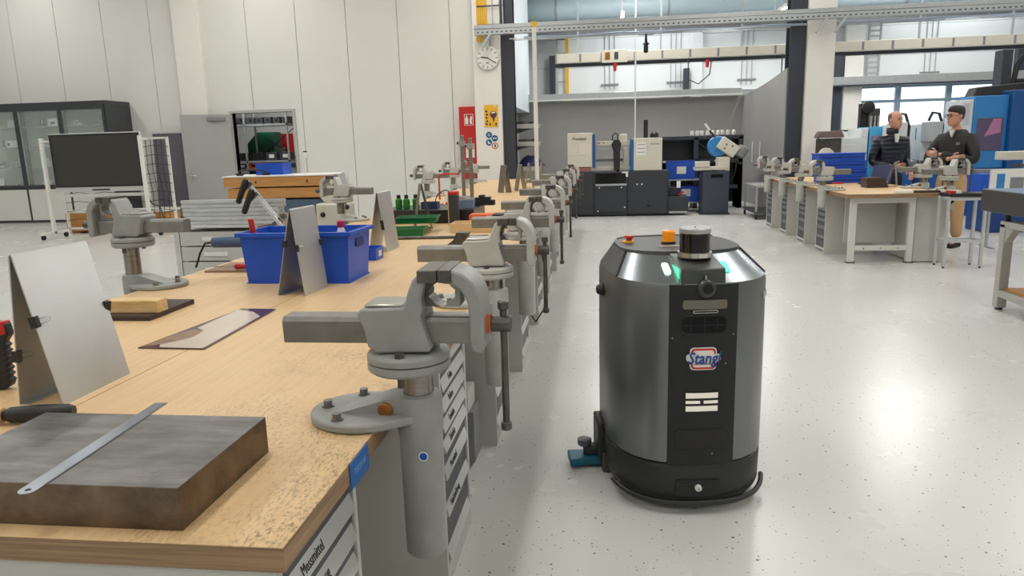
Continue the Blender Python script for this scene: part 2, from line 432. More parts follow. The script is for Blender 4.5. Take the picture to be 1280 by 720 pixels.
# outside: pale ground so the windows show daylight haze
strip('ground_outside', -30, 40, 27, 80, -0.4, -0.2, mat('pale_gravel', (190, 192, 190), 0.9), 'pale ground outside the windows')

# facade columns
def fcol(x0, x1, y, z1, m, label, n):
    strip('trim_%d' % n, x0, x1, y-0.1, y+0.1, 0, z1, m, label)
fcol(-1.46, -1.30, FY-0.25, 4.1, ANTH, 'dark facade column at the left of the shield bay', 7)
fcol(2.39, 2.55, FY-0.25, 3.6, ANTH, 'dark facade column below the red socket boxes', 8)
fcol(2.62, 2.92, FY-0.1, 7, FP, 'white facade column beside the thin dark one', 9)
fcol(6.42, 6.75, FY-0.25, 4.0, ANTH, 'dark facade column at the left end of the windows', 10)
fcol(6.80, 7.30, FY-0.2, 7, WHITE, 'white facade column with cable ladder', 11)
fcol(11.25, 11.7, FY-0.25, 4.0, ANTH, 'dark facade column above the big blue machine', 12)

# lamps: long ceiling luminaires
LED = mat('led_diffuser', (255, 250, 240), 0.5, emit=6.0)
def luminaire(x, y, z, ln, w, label, power, rz=0.0):
    t = root('ceiling_luminaire', label, 'lamp', (x, y, z), rz, 'linear ceiling lamps')
    MB().box(-w/2, w/2, -ln/2, ln/2, 0.02, 0.1).build('housing', WHITE, t, 0.005)
    MB().box(-w/2+0.01, w/2-0.01, -ln/2+0.01, ln/2-0.01, 0.0, 0.02).build('diffuser', LED, t)
    for q in (-ln*0.35, ln*0.35): MB().cyl((0, q, 0.1), (0, q, 7.0-z), 0.008, n=6).build('suspension_rod', ZINC, t)
    ld = bpy.data.lights.new('luminaire_light', 'AREA'); ld.shape = 'RECTANGLE'; ld.size = w; ld.size_y = ln; ld.energy = power; ld.color = (1.0, 0.99, 0.97)
    lo = bpy.data.objects.new('luminaire_light', ld); COL.objects.link(lo); lo.parent = t; lo.location = (0, 0, -0.01)
for i, (rx, nm) in enumerate(((-13, 'far left'), (-7.5, 'left'), (-2.2, 'middle left'), (3.1, 'middle right'), (8.5, 'right'))):
    for j, (ry, nn) in enumerate(((-4.5, 'behind the photographer'), (2.0, 'over the near floor'), (8.0, 'over the mid hall'), (13.3, 'before the partition wall'))):
        luminaire(rx, ry, 6.2, 3.6, 0.5, 'long white ceiling lamp in the %s row %s' % (nm, nn), LAMP_W)

# ------------------------------------------------------------------ vises
BT = 0.86                                    # bench top height
def make_vise(label, loc, rz, lift=0.0, opening=0.0, paint=None, handle=True, sticker=False, post_len=0.375, detail=True, group=None, swing=0.0):
    P = paint or VISE
    t = root('bench_vise', label, 'vise', loc, rz, group)
    # flange foot on the bench, gusset and tube casing
    b = MB(); pts = []
    for i in range(22):
        a = math.radians(55 + 250*i/21); pts.append((-0.145+0.14*math.cos(a), 0.13*math.sin(a)))
    pts += [(0.0, -0.058), (0.03, -0.045), (0.03, 0.045), (0.0, 0.058)]
    b.prism(pts, 'z', 0.001, 0.024)
    b.build('foot_flange', P, t, 0.006)
    b = MB(); b.lathe([(0.050, -post_len), (0.054, -post_len+0.006), (0.055, -0.05), (0.060, -0.02), (0.060, 0.055), (0.056, 0.066), (0.045, 0.07)], n=28)
    b.prism([(-0.2, 0.024), (-0.02, 0.024), (-0.02, 0.067), (-0.06, 0.066)], 'y', -0.048, 0.048)
    b.build('post_casing', P, t)
    b = MB(); b.cyl((0, 0, 0.06), (0, 0, 0.15+lift), 0.040, n=24); b.build('lifting_post', TURNED, t)
    for a, rr in ((110, 0.1), (180, 0.1), (245, 0.1)):
        x, y = -0.145+rr*math.cos(math.radians(a)), rr*math.sin(math.radians(a))
        b = MB(); b.cyl((x, y, 0.024), (x, y, 0.028), 0.016, n=12); b.cyl((x, y, 0.028), (x, y, 0.042), 0.012, n=6); b.build('bolt', mat('bolt_steel', (140, 138, 134), 0.35, metal=0.9), t)
    b = MB(); b.cyl((-0.075, -0.03, 0.037), (-0.075, -0.056, 0.037), 0.019, n=18); b.build('clamp_plug', BRASS, t, 0.003)
    h = lift
    hd = bpy.data.objects.new('head', None); COL.objects.link(hd); hd.parent = t; hd.location = (0, 0, h); hd.rotation_euler.z = swing
    b = MB(); b.lathe([(0.03, 0.132), (0.095, 0.132), (0.105, 0.14), (0.105, 0.158)], c=(-0.02, 0, 0), n=30); b.build('swivel_base', P, hd, 0.002)
    b = MB(); b.lathe([(0.105, 0.161), (0.105, 0.176), (0.098, 0.184), (0.03, 0.188)], c=(-0.02, 0, 0), n=30); b.build('swivel_plate', P, hd, 0.002)
    for y in (-0.085, 0.085):
        b = MB(); b.cyl((-0.02, y, 0.183), (-0.02, y, 0.196), 0.013, n=6); b.build('bolt', DSTEEL, hd)
        MB().cyl((-0.02, y*0.96, 0.132), (-0.02, y*0.96, 0.108), 0.010, n=6).build('bolt', DSTEEL, hd)
    # fixed jaw body, side profile in x,z
    fixed = [(-0.128, 0.288), (-0.118, 0.300), (-0.012, 0.303), (-0.004, 0.318), (0.004, 0.345), (0.016, 0.372), (0.034, 0.388), (0.046, 0.392), (0.046, 0.362), (0.040, 0.345), (0.035, 0.322), (0.040, 0.300), (0.032, 0.285), (0.036, 0.262), (0.050, 0.210), (0.052, 0.192), (-0.085, 0.188), (-0.105, 0.205), (-0.112, 0.245)]
    b = MB(); b.prism(fixed, 'y', -0.065, 0.065); b.build('fixed_jaw', P, hd, 0.006)
    b = MB(); b.box(-0.112, -0.012, -0.05, 0.05, 0.302, 0.309); b.build('anvil', STEEL, hd, 0.003)
    b = MB(); b.box(0.030, 0.078, -0.072, 0.072, 0.366, 0.396); b.build('jaw_plate', DSTEEL, hd, 0.002)
    # movable jaw with slide
    mv = bpy.data.objects.new('movable_jaw', None)
    mov = [(0.086, 0.396), (0.110, 0.395), (0.140, 0.385), (0.166, 0.362), (0.181, 0.330), (0.184, 0.290), (0.184, 0.196), (0.176, 0.188), (0.158, 0.192), (0.150, 0.21), (0.150, 0.300), (0.146, 0.325), (0.130, 0.348), (0.112, 0.360), (0.086, 0.362)]
    mov = [(x+opening, z) for x, z in mov]
    b = MB(); b.prism(mov, 'y', -0.062, 0.062); mv = b.build('movable_jaw', P, hd, 0.006)
    b = MB(); b.box(0.080+opening, 0.112+opening, -0.072, 0.072, 0.366, 0.397); b.build('jaw_plate', DSTEEL, hd, 0.002)
    for s, x0, nm in ((-1, 0.076, 'a'), (1, 0.084+opening, 'b')):     # toothed pipe jaws below the plates
        pts = []
        for i in range(9):
            u = i/8; w = 0.028*math.sin(math.pi*u)
            pts.append((x0 + s*(w + (0.004 if i % 2 else 0.0)), 0.366 - 0.066*u))
        pts += [(x0 + s*0.040, 0.30), (x0 + s*0.042, 0.366)]
        b = MB(); b.prism(pts, 'y', -0.03, 0.03); b.build('pipe_jaw', DSTEEL if s < 0 else P, hd)
    b = MB(); b.prism([(-0.034, 0.206), (0.034, 0.206), (0.036, 0.262), (0.028, 0.274), (-0.028, 0.274), (-0.036, 0.262)], 'x', -0.335+opening, 0.16+opening); b.build('slide_bar', mat('slide_steel', (138, 136, 131), 0.4, metal=0.55, var=0.15, vs=18), hd, 0.003)
    b = MB(); b.cyl((0.184+opening, 0, 0.25), (0.196+opening, 0, 0.25), 0.024, n=18); b.build('screw_collar', mat('worn_orange_collar', (190, 98, 56), 0.5), hd)
    b = MB(); b.cyl((0.194+opening, 0, 0.25), (0.245+opening, 0, 0.25), 0.021, n=16); b.build('spindle_hub', DSTEEL, hd, 0.003)
    if handle:
        x = 0.226+opening
        b = MB(); b.cyl((x, 0, 0.292), (x, 0, -0.02), 0.009, n=10); b.build('handle_bar', DSTEEL, hd)
        for z in (0.285, -0.03):
            MB().lathe([(0.010, 0), (0.014, 0.003), (0.014, 0.020), (0.010, 0.023)], c=(x, 0, z), n=12).build('handle_knob', DSTEEL, hd)
    if sticker:
        b = MB(); b.cyl((0.018, -0.0535, -0.085), (0.018, -0.0545, -0.085), 0.013, n=16); s = b.build('sticker', PAPER, t)
        b = MB(); b.cyl((0.018, -0.0545, -0.085), (0.018, -0.0549, -0.085), 0.010, n=16); b.build('emblem', BLUE, s)
    return t

VX = -0.465
make_vise('large grey bench vise in the foreground clamped to the near bench corner', (VX, 1.70, BT), 0, sticker=True)
v2 = make_vise('grey bench vise second in the row along the aisle side', (VX, 3.06, BT), 0, lift=-0.015, paint=VISEL)
for y, l, nm in ((4.42, -0.022, 'third in the aisle row, right of the wooden tray'), (5.78, -0.028, 'fourth in the aisle row, beside the orange boxes'), (7.15, -0.012, 'fifth in the aisle row from the camera'), (8.5, 0.01, 'sixth in the aisle row from the camera'), (9.9, 0.02, 'last and smallest of the aisle row near the dark band saw')):
    make_vise('grey bench vise ' + nm, (VX, y, BT), 0, lift=l, paint=VISEL)
make_vise('raised grey bench vise on the far side of the near bench behind the tent', (-2.47, 3.47, BT), math.pi, lift=0.085, paint=VISE, handle=False)
make_vise('grey bench vise behind the blue crate below the wooden boards', (-2.56, 6.85, BT), math.pi, lift=0.05, paint=VISEL, handle=False)
for y, nm in ((10.3, 'left of the twin steel posts'), (12.2, 'in front of the red wall cabinet'), (14.2, 'at the far end by the clock pillar')):
    make_vise('small grey vise on the bench wall side ' + nm, (-2.52, y, BT), math.pi, lift=0.05, paint=VISEL, handle=False)

# ------------------------------------------------------------------ left workbench: two rows of worktops back to back
SEAM = -1.462
def worktop(name, x0, x1, y0, y1, label, m, z=BT, th=0.05):
    t = root(name, label, 'worktop', ((x0+x1)/2, (y0+y1)/2, z-th))
    o = MB().box(x0, x1, y0, y1, z-0.0025, z).build('top_face', m, t, 0.001); o.location = (-(x0+x1)/2, -(y0+y1)/2, -(z-th))
    o = MB().box(x0, x1, y0, y1, z-th, z-0.0025).build('laminated_edge', EDGE, t, 0.0015); o.location = (-(x0+x1)/2, -(y0+y1)/2, -(z-th))
    return t
wt = worktop('bench_worktop', SEAM+0.002, -0.555, 1.078, 6.9, 'scratched beech worktop in the foreground with the dark steel block', TOP)
worktop('bench_worktop', -2.38, SEAM-0.002, 1.078, 6.9, 'beech worktop left of the seam under the blue crate', TOP)
worktop('bench_worktop', SEAM+0.002, -0.555, 6.91, 13.4, 'far beech worktop with the small sheet metal tents', TOP2)
worktop('bench_worktop', -2.38, SEAM-0.002, 6.91, 15.2, 'far beech worktop on the red cabinet side', TOP2)
# blue name plate on the worktop edge
np_ = root('name_plate', 'small blue name plate stuck on the worktop edge', 'sign', (-0.553, 1.475, BT-0.002))
BP = mat('blue_sign_plate', (28, 96, 168), 0.4)
MB().box(-0.001, 0.0015, -0.062, 0.062, -0.062, 0.0).build('plate', BP, np_)
text('TISCH 09', 0.022, mat('pale_blue_print', (120, 168, 214), 0.5), np_, (0.0022, 0, -0.03), (math.pi/2, 0, math.pi/2), sx=0.9)

STRIP = mat('silver_label_strip', (196, 198, 196), 0.28, metal=0.5)
DARKGAP = mat('drawer_shadow_gap', (44, 46, 50), 0.6)
def drawer_cabinet(label, x0, x1, y0, y1, rows, face, body=CAB, front=mat('slate_drawer', (62, 64, 69), 0.45), group=None, words=(), ztop=BT-0.05, grip=STRIP):
    """drawer unit, drawers on the face side (+1: +X, -1: -X)"""
    t = root('drawer_cabinet', label, 'cabinet', ((x0+x1)/2, (y0+y1)/2, 0), 0, group)
    hx, hy = (x1-x0)/2, (y1-y0)/2
    b = MB(); b.box(-hx, hx, -hy, -hy+0.018, 0, ztop); b.box(-hx, hx, hy-0.018, hy, 0, ztop)
    b.box(-hx, hx, -hy+0.018, hy-0.018, ztop-0.02, ztop); b.box(-hx, hx, -hy+0.018, hy-0.018, 0, 0.07)
    xb = -hx if face > 0 else hx
    b.box(min(xb, xb+0.015*face), max(xb, xb+0.015*face), -hy+0.018, hy-0.018, 0.07, ztop-0.02)
    b.build('carcass', body, t, 0.002)
    z = ztop-0.024
    for i, hgt in enumerate(rows):
        z1, z0 = z, z-hgt+0.006; z -= hgt
        xf = hx*face
        d = MB(); xa, xc = xf-0.03*face, xf-0.006*face
        d.box(min(xa, xc), max(xa, xc), -hy+0.022, hy-0.022, z0, z1); dr = d.build('drawer', front, t, 0.002)
        g = MB(); gh = min(0.05, hgt*0.62)
        gh = min(0.046, hgt*0.56); zs = z0+0.004+gh
        prof = [(xc, zs), (xc+0.012*face, zs-gh*0.9), (xc+0.012*face, zs-gh), (xc, zs-gh)]
        g.prism(prof, 'y', -hy+0.03, hy-0.03); g.build('grip_strip', grip, dr)
        if i < len(words) and words[i]:
            sl = math.atan2(0.012, gh*0.9)
            text(words[i], 0.033, BLACK, dr, (xc+0.0072*face, -0.06, zs-gh*0.5), (math.pi/2 - sl, 0, math.pi/2*face), extrude=0.0006, sx=0.74)
    return t
R7 = [0.075]*4 + [0.1, 0.14, 0.165]
drawer_cabinet('light grey drawer cabinet at the near bench corner with lettered drawers', -1.15, -0.575, 1.09, 1.50, R7, 1, words=('Messmittel', 'Handwerkzeug', 'Feilen'))
drawer_cabinet('light grey drawer cabinet behind the foreground vise post', -1.15, -0.54, 2.24, 2.69, R7, 1, words=('Feilen', 'Bohrer', 'Gewinde', 'Zubehör', 'Messmittel', 'Handwerkzeug'))
for y0, nm in ((3.47, 'third from the near end along the aisle'), (4.72, 'fourth from the near end along the aisle'), (6.05, 'fifth from the near end along the aisle'), (7.4, 'sixth from the near end along the aisle'), (8.75, 'last along the aisle')):
    drawer_cabinet('light grey drawer cabinet under the long bench, ' + nm, -1.15, -0.54, y0, y0+0.48, R7, 1)
# near end panel of the bench
ep = MB(); ep.box(-2.36, -1.16, 1.12, 1.14, 0.0, BT-0.05); tag(ep.build('bench_end_panel', CABW), 'pale end panel under the near worktop edge', 'panel')
# bench legs further along
bf = root('long_workbench', 'pale steel legs and rail under the long left bench', 'bench', (-1.46, 6.0, 0))
for y in (2.95, 5.6, 7.0, 9.6, 11.2, 13.2):
    for x in (-0.62, -2.3):
        l = MB(); l.box(-0.025, 0.025, -0.025, 0.025, 0.008, BT-0.05); l.box(-0.045, 0.045, -0.04, 0.04, 0.0, 0.01)
        l.build('leg', CABW, bf, 0, (x+1.46, y-6.0, 0))
MB().box(-0.78, -0.74, -4.4, 7.2, 0.76, 0.805).build('rail', CABW, bf)
tb = root('cable_tray_box', 'small white box with grey panel under the second vise', 'box', (-0.85, 3.2, 0.03))
MB().box(-0.3, 0.22, -0.02, 0.16, 0.26, 0.36).build('white_box', CABW, tb, 0.003)
MB().box(-0.3, 0.24, 0.0, 0.16, 0.0, 0.26).build('grey_panel', MGREY, tb, 0.003)
# power lead hanging from the bench edge
tag(MB().tube([(-0.53, 5.6, 0.8), (-0.47, 5.6, 0.72), (-0.42, 5.55, 0.5), (-0.44, 5.45, 0.28), (-0.5, 5.35, 0.2), (-0.55, 5.3, 0.3)], 0.006, 6).build('power_lead', RUBBER), 'thin black lead hanging in a loop from the bench edge', 'cable')

# ------------------------------------------------------------------ sheet metal tents with binder clips
def clip_at(t, x, y, z, lean, wires=True, rz=0.0):
    c = bpy.data.objects.new('binder_clip', None); COL.objects.link(c); c.parent = t; c.location = (x, y, z); c.rotation_euler = (0, lean, rz)
    b = MB(); b.prism([(-0.011, -0.004), (0.011, -0.004), (0.005, 0.016), (-0.005, 0.016)], 'z', -0.016, 0.016)
    b.build('clip_body', BLACK, c)
    if wires:
        b = MB(); b.tube([(0.006, 0.016, -0.008), (0.012, 0.040, -0.007), (0.013, 0.046, 0.0), (0.012, 0.040, 0.007), (0.006, 0.016, 0.008)], 0.0012, 5); b.build('clip_wire', STEEL, c)
def tent(label, x0, x1, y0, y1, xr, zr, clips=(), rz=0.0, group='sheet metal tents on the benches', m=None):
    cx, cy = (x0+x1)/2, (y0+y1)/2
    t = root('sheet_metal_tent', label, 'metal stand', (cx, cy, BT), rz, group)
    L, a, b_, r_, H = (y1-y0)/2, x0-cx, x1-cx, xr-cx, zr-BT
    m = m or SHEET; th = 0.0025
    p = MB(); p.prism([(b_, 0.0), (b_-th, 0.0), (r_+0.004-th, H-0.006), (r_, H), (r_+0.006, H-0.006)], 'y', -L, L); p.build('leaning_sheet', m, t)
    p = MB(); p.prism([(a, 0.0), (a+th, 0.0), (r_-0.004+th, H-0.006), (r_, H), (r_-0.006, H-0.006)], 'y', -L, L); p.build('rear_sheet', m, t)
    p = MB(); p.box(a+0.002, a+0.03, -L, L, 0.0, th); p.build('turned_lip', m, t)
    for side, k, yy in clips:
        xb = b_ if side > 0 else a
        x = xb + (r_-xb)*k; z = H*k
        ln = math.atan2(r_-xb, H)
        y = -L if yy < 0 else L
        clip_at(t, x, y, z, ln, True, 0.0 if yy < 0 else math.pi)
    return t
tent('large bent sheet metal tent at the left with three binder clips', -1.635, -1.497, 1.73, 2.02, -1.588, 1.29, ((1, 0.56, -1), (-1, 0.33, -1), (1, 0.52, 1)))
tent('bent sheet metal tent standing before the blue crate', -1.545, -1.40, 3.215, 3.455, -1.445, 1.28, ((1, 0.55, -1), (-1, 0.60, -1), (1, 0.55, 1)), rz=math.radians(-5))
tent('bent sheet metal tent right of the blue crate by the green boxes', -1.555, -1.425, 4.62, 4.91, -1.475, 1.265, ((1, 0.5, -1), (1, 0.42, -1)))
DT = mat('dull_sheet_metal', (150, 142, 132), 0.4, metal=0.85, var=0.15, vs=8)
tent('narrow dark sheet metal tent beside the black surface plate', -1.62, -1.47, 6.0, 6.2, -1.55, 1.25, rz=math.radians(20), m=DT)
for x, y, nm, rz in ((-1.44, 10.8, 'first in the far row of tents', 34), (-1.23, 11.1, 'second in the far row of tents', 24), (-1.17, 11.9, 'third in the far row of tents', 12), (-1.0, 12.4, 'last in the far row beside the thin white pole', 12)):
    tent('small sheet metal tent ' + nm, x-0.07, x+0.07, y-0.10, y+0.10, x, 1.27, rz=math.radians(rz), m=DT)

# ------------------------------------------------------------------ dark steel block, ruler and tools at the near corner
bl = MB(); bl.box(-1.32, -0.766, 1.118, 1.468, BT, BT+0.086)
tag(bl.build('steel_block', BLOCK, None, 0.0015), 'heavy dark steel surface block lying on the near bench corner', 'steel block')
ru = root('steel_ruler', 'thin steel ruler lying across the dark block', 'ruler', (-1.055, 1.305, BT+0.0865), math.radians(3.5))
p = [(-0.017, 0.235), (0.017, 0.235), (0.017, -0.215)] + [(0.017*math.cos(-a*math.pi/8), -0.215-0.017*math.sin(a*math.pi/8)) for a in range(1, 8)] + [(-0.017, -0.215)]
ro = MB().prism(p, 'z', 0.0, 0.0012).build('blade', mat('ruler_steel', (150, 155, 165), 0.25, metal=1.0, var=0.2, vs=12), ru)
MB().cyl((0, -0.216, 0.0011), (0, -0.216, 0.0016), 0.005, n=14).build('hanging_hole', BLACK, ru)
tk = MB()
for i in range(90):
    L = 0.012 if i % 10 == 0 else (0.008 if i % 5 == 0 else 0.005)
    tk.box(0.017-L, 0.017, 0.225-i*0.0047-0.0003, 0.225-i*0.0047+0.0003, 0.0012, 0.0014)
o = tk.build('graduation_marks', BLACK, ru); o['kind'] = 'stuff'
# knife-like tool with black grip and wooden ring left behind the block
kt = root('hand_file', 'black handled hand tool with a wooden ferrule behind the block', 'tool', (-1.47, 1.615, BT+0.024), math.radians(14))
MB().lathe([(0.012, -0.09), (0.021, -0.07), (0.023, 0.0), (0.020, 0.07), (0.014, 0.085)], rot=(0, math.pi/2, 0), n=14).build('grip', BLACK, kt)
MB().lathe([(0.018, -0.13), (0.022, -0.115), (0.020, -0.09)], rot=(0, math.pi/2, 0), n=14).build('ferrule', PINE, kt)
MB().box(-0.33, -0.12, -0.012, 0.012, -0.003, 0.003).build('blade', STEEL, kt)
# hacksaw handle at the left edge
hs = root('hand_saw', 'hand saw with ribbed black and red grip at the left edge', 'saw', (-1.80, 1.86, BT), math.radians(8))
pr_ = [(-0.05, 0.01), (0.0, 0.0), (0.026, 0.01)]
for i in range(7): pr_ += [(0.030+0.006*i/7+0.006, 0.03+0.018*i), (0.026+0.006*i/7, 0.039+0.018*i)]
pr_ += [(0.05, 0.17), (0.045, 0.205), (0.0, 0.205), (-0.02, 0.17), (-0.035, 0.1)]
MB().prism(pr_, 'y', -0.016, 0.016).build('grip', BLACK, hs, 0.004)
MB().prism([(-0.012, 0.16), (0.046, 0.175), (0.042, 0.212), (-0.012, 0.208)], 'y', -0.018, 0.018).build('grip_cap', REDP, hs, 0.004)
MB().box(-0.40, 0.0, -0.001, 0.001, 0.012, 0.03).build('saw_blade', DSTEEL, hs)
MB().tube([(0.0, 0, 0.19), (-0.12, 0, 0.20), (-0.38, 0, 0.19), (-0.40, 0, 0.1), (-0.40, 0, 0.015)], 0.009, 8).build('saw_frame', REDP, hs)
# dark plate with wood block, clear sheet
tag(MB().box(-2.32, -1.885, 2.71, 3.05, BT, BT+0.022).build('base_plate', BROWN, None, 0.003), 'dark brown plastic plate under the small wood block', 'plate')
tag(MB().cbox((-2.0, 2.80, BT+0.022+0.027), (0.24, 0.075, 0.054), (0, 0, math.radians(1))).build('wood_block', PINE, None, 0.003), 'small pale pine block lying on the dark plate', 'wood block')
ac = root('plastic_sheet', 'glossy dark plastic sheet with torn white film on the bench', 'plastic sheet', (0, 0, BT))
PURP = mat('dark_purple_acrylic', (92, 62, 66), 0.08)
MB().prism([(-1.66, 2.30), (-1.40, 2.29), (-1.425, 2.92), (-1.59, 2.93)], 'z', 0.0005, 0.0045).build('sheet', PURP, ac)
FILM = mat('milky_film', (214, 200, 186), 0.12, var=0.05, vs=5)
MB().prism([(-1.60, 2.34), (-1.58, 2.305), (-1.41, 2.295), (-1.43, 2.78), (-1.50, 2.86), (-1.59, 2.90), (-1.595, 2.58), (-1.545, 2.54), (-1.53, 2.45), (-1.56, 2.39)], 'z', 0.0046, 0.0056).build('protective_film', FILM, ac)
MB().prism([(-1.655, 2.31), (-1.60, 2.34), (-1.56, 2.39), (-1.53, 2.45), (-1.545, 2.54), (-1.595, 2.56), (-1.635, 2.47)], 'z', 0.0046, 0.0052).build('torn_patch', mat('brown_adhesive', (138, 104, 76), 0.3, var=0.25, vs=20), ac)

# ------------------------------------------------------------------ blue crate and things around it
def crate(name, label, w, d, h, loc, rz=0.0, m=BLUE, group=None, taper=0.93, handle=True, rim=0.018):
    t = root(name, label, 'crate', loc, rz, group)
    def ring(s, z, in_=0.0): return [Vector((sx*(w/2*s-in_), sy*(d/2*s-in_), z)) for sx, sy in ((-1,-1),(1,-1),(1,1),(-1,1))]
    th = min(0.004, w*0.03)
    b = MB(); b.loft([ring(taper, 0.0), ring(1, h), ring(1, h, th), ring(taper, th*1.5, th)]); b.build('tub', m, t)
    b = MB()
    for sx in (-1, 1): b.box(min(sx*w/2, sx*(w/2+rim)), max(sx*w/2, sx*(w/2+rim)), -d/2-rim, d/2+rim, h-rim*1.2, h)
    for sy in (-1, 1): b.box(-w/2, w/2, min(sy*d/2, sy*(d/2+rim)), max(sy*d/2, sy*(d/2+rim)), h-rim*1.2, h)
    b.build('rim', m, t, 0.002)
    b = MB(); b.box(-w/2*taper-rim*0.4, w/2*taper+rim*0.4, -d/2*taper-rim*0.4, d/2*taper+rim*0.4, 0, 0.006); b.build('base_skid', m, t)
    if handle:
        k = (1+taper)/2
        for sx in (-1, 1):
            b = MB(); x = sx*w/2*(taper+(1-taper)*0.74)
            b.prism(rrect(d*0.34, h*0.16, h*0.04, 3, 0, h*0.74), 'x', min(x-0.001*sx, x+0.006*sx), max(x-0.001*sx, x+0.006*sx)); b.build('grip_slot', mat('dark_blue_plastic', (14, 40, 110), 0.5), t)
    return t
crate('storage_crate', 'large blue plastic crate standing on the bench', 0.60, 0.33, 0.272, (-1.585, 3.69, BT), math.radians(-1))
sb = crate('small_bin', 'small blue open bin beside the sheet metal tent', 0.09, 0.16, 0.075, (-1.44, 4.36, BT), 0.0, handle=False, rim=0.004)
MB().box(0.0455, 0.047, -0.03, 0.03, 0.02, 0.055).build('label', PAPER, sb)
pb_ = root('spray_bottle', 'bottle with a pink cap standing in the blue crate', 'bottle', (-1.40, 3.72, BT+0.008))
MB().lathe([(0.03, 0), (0.034, 0.02), (0.034, 0.22), (0.018, 0.26), (0.014, 0.27)], n=16).build('bottle_body', mat('milky_pet', (206, 200, 210), 0.15), pb_)
MB().lathe([(0.017, 0.268), (0.019, 0.272), (0.019, 0.30), (0.012, 0.305)], n=16).build('cap', mat('pink_cap', (206, 48, 84), 0.4), pb_)
# angle grinder behind the crate
ag = root('angle_grinder', 'grey blue angle grinder lying left of the blue crate', 'power tool', (-2.14, 3.99, BT+0.168), math.radians(8))
MB().lathe([(0.02, -0.16), (0.032, -0.15), (0.034, 0.0), (0.03, 0.06), (0.036, 0.08), (0.036, 0.12), (0.02, 0.125)], rot=(0, math.pi/2, 0), n=16).build('motor_housing', mat('slate_blue_plastic', (70, 88, 120), 0.45), ag)
MB().lathe([(0.01, -0.01), (0.06, -0.005), (0.06, 0.0), (0.01, 0.005)], c=(0.19, 0.03, -0.012), n=18).build('disc_guard', DSTEEL, ag)
MB().tube([(-0.16, 0, 0), (-0.2, 0, -0.005), (-0.235, 0, -0.06), (-0.25, 0, -0.1), (-0.27, 0, -0.148)], 0.006, 7).build('power_lead', RUBBER, ag)
MB().box(0.19, 0.25, -0.03, 0.03, -0.156, -0.02).build('rest_block', DSTEEL, ag)
sk = root('screwdriver', 'red handled driver on a thin board left of the crate', 'tool', (-2.09, 3.93, BT+0.029), math.radians(0))
MB().lathe([(0.008, -0.06), (0.016, -0.05), (0.014, 0.0), (0.017, 0.04), (0.008, 0.055)], rot=(0, math.pi/2, 0), n=12).build('handle', REDP, sk)
MB().cyl((-0.06, 0, 0), (-0.2, 0, 0), 0.003, n=6).build('shank', STEEL, sk)
tag(MB().box(-2.32, -1.9, 3.89, 4.2, BT, BT+0.011).build('thin_board', mat('grey_brown_board', (150, 122, 100), 0.6), None, 0.001), 'thin brown board under the red driver', 'board')

# ------------------------------------------------------------------ more things along the left bench
tag(MB().cyl((-1.825, 3.62, BT+0.03), (-1.852, 3.60, BT+0.34), 0.017, 0.015, 12).build('red_tube', REDP, None, 0.004), 'red tube sticking out of the blue crate', 'tube')
def open_tray(name, label, cat, w, d, h, loc, rz, m, group=None, tilt=0.0):
    t = crate(name, label, w, d, h, loc, rz, m, group, 0.9, False, 0.006); t['category'] = cat; t.rotation_euler.y = tilt
    return t
open_tray('green_tray', 'flat green plastic tray tilted on its lower twin', 'tray', 0.34, 0.24, 0.05, (-1.52, 5.86, BT+0.075), 0.1, GREEN, 'green trays')
open_tray('green_tray', 'lower green tray in shadow under the tilted one', 'tray', 0.32, 0.22, 0.06, (-1.56, 5.6, BT), 0.1, GREEN, 'green trays')
tag(MB().ball((-1.82, 5.75, BT+0.068), 0.068, (1, 1, 1), 16).build('white_roll', PAPER), 'round white paper roll left of the green trays', 'roll')
tag(MB().tube([(-1.55, 5.30, BT+0.012), (-0.85, 5.36, BT+0.012)], 0.012, 8).build('steel_bar', DSTEEL), 'long thin dark steel bar lying across the bench', 'bar')
# wooden tray and orange cases
wt_ = root('wooden_tray', 'shallow pale wooden tray on the bench behind the third vise', 'tray', (-1.05, 5.82, BT))
MB().box(-0.16, 0.16, -0.11, 0.11, 0, 0.012).build('base', PAPER, wt_)
for a in ((-0.16, 0.16, -0.12, -0.108), (-0.16, 0.16, 0.108, 0.12)): MB().box(*a, 0, 0.075).build('side', TOP2, wt_, 0.002)
for a in ((-0.17, -0.16, -0.12, 0.12), (0.16, 0.17, -0.12, 0.12)): MB().box(*a, 0, 0.075).build('side', TOP2, wt_, 0.002)
def oc(label, x0, x1, y0, y1, z0, z1, split):
    t = root('tool_case', label, 'case', ((x0+x1)/2, (y0+y1)/2, z0)); w = (x1-x0)/2; d = (y1-y0)/2; s = -w+2*w*split
    MB().box(-w, s, -d, d, 0, z1-z0).build('orange_shell', ORANGE, t, 0.006)
    MB().box(s, w, -d, d, 0, z1-z0).build('black_shell', BLACK, t, 0.006)
    MB().box(s-0.05, s, -d-0.002, -d, 0.01, z1-z0-0.01).build('label', PAPER, t)
oc('orange and black tool case lying flat behind the wooden tray', -1.05, -0.62, 5.97, 6.15, BT, BT+0.06, 0.45)
oc('orange and black tool case lying farther back behind the first', -1.16, -0.78, 6.24, 6.42, BT+0.001, BT+0.095, 0.55)
v_ = root('vise_jaw_block', 'dark V block leaning behind the third vise', 'V block', (-1.0, 4.9, BT))
MB().prism([(-0.09, 0), (0.06, 0), (0.06, 0.05), (0.1, 0.10), (0.0, 0.10), (-0.02, 0.05)], 'y', -0.04, 0.04).build('body', DSTEEL, v_, 0.003)
MB().box(0.07, 0.3, -0.05, 0.05, 0, 0.05).build('foot', DSTEEL, v_, 0.003)
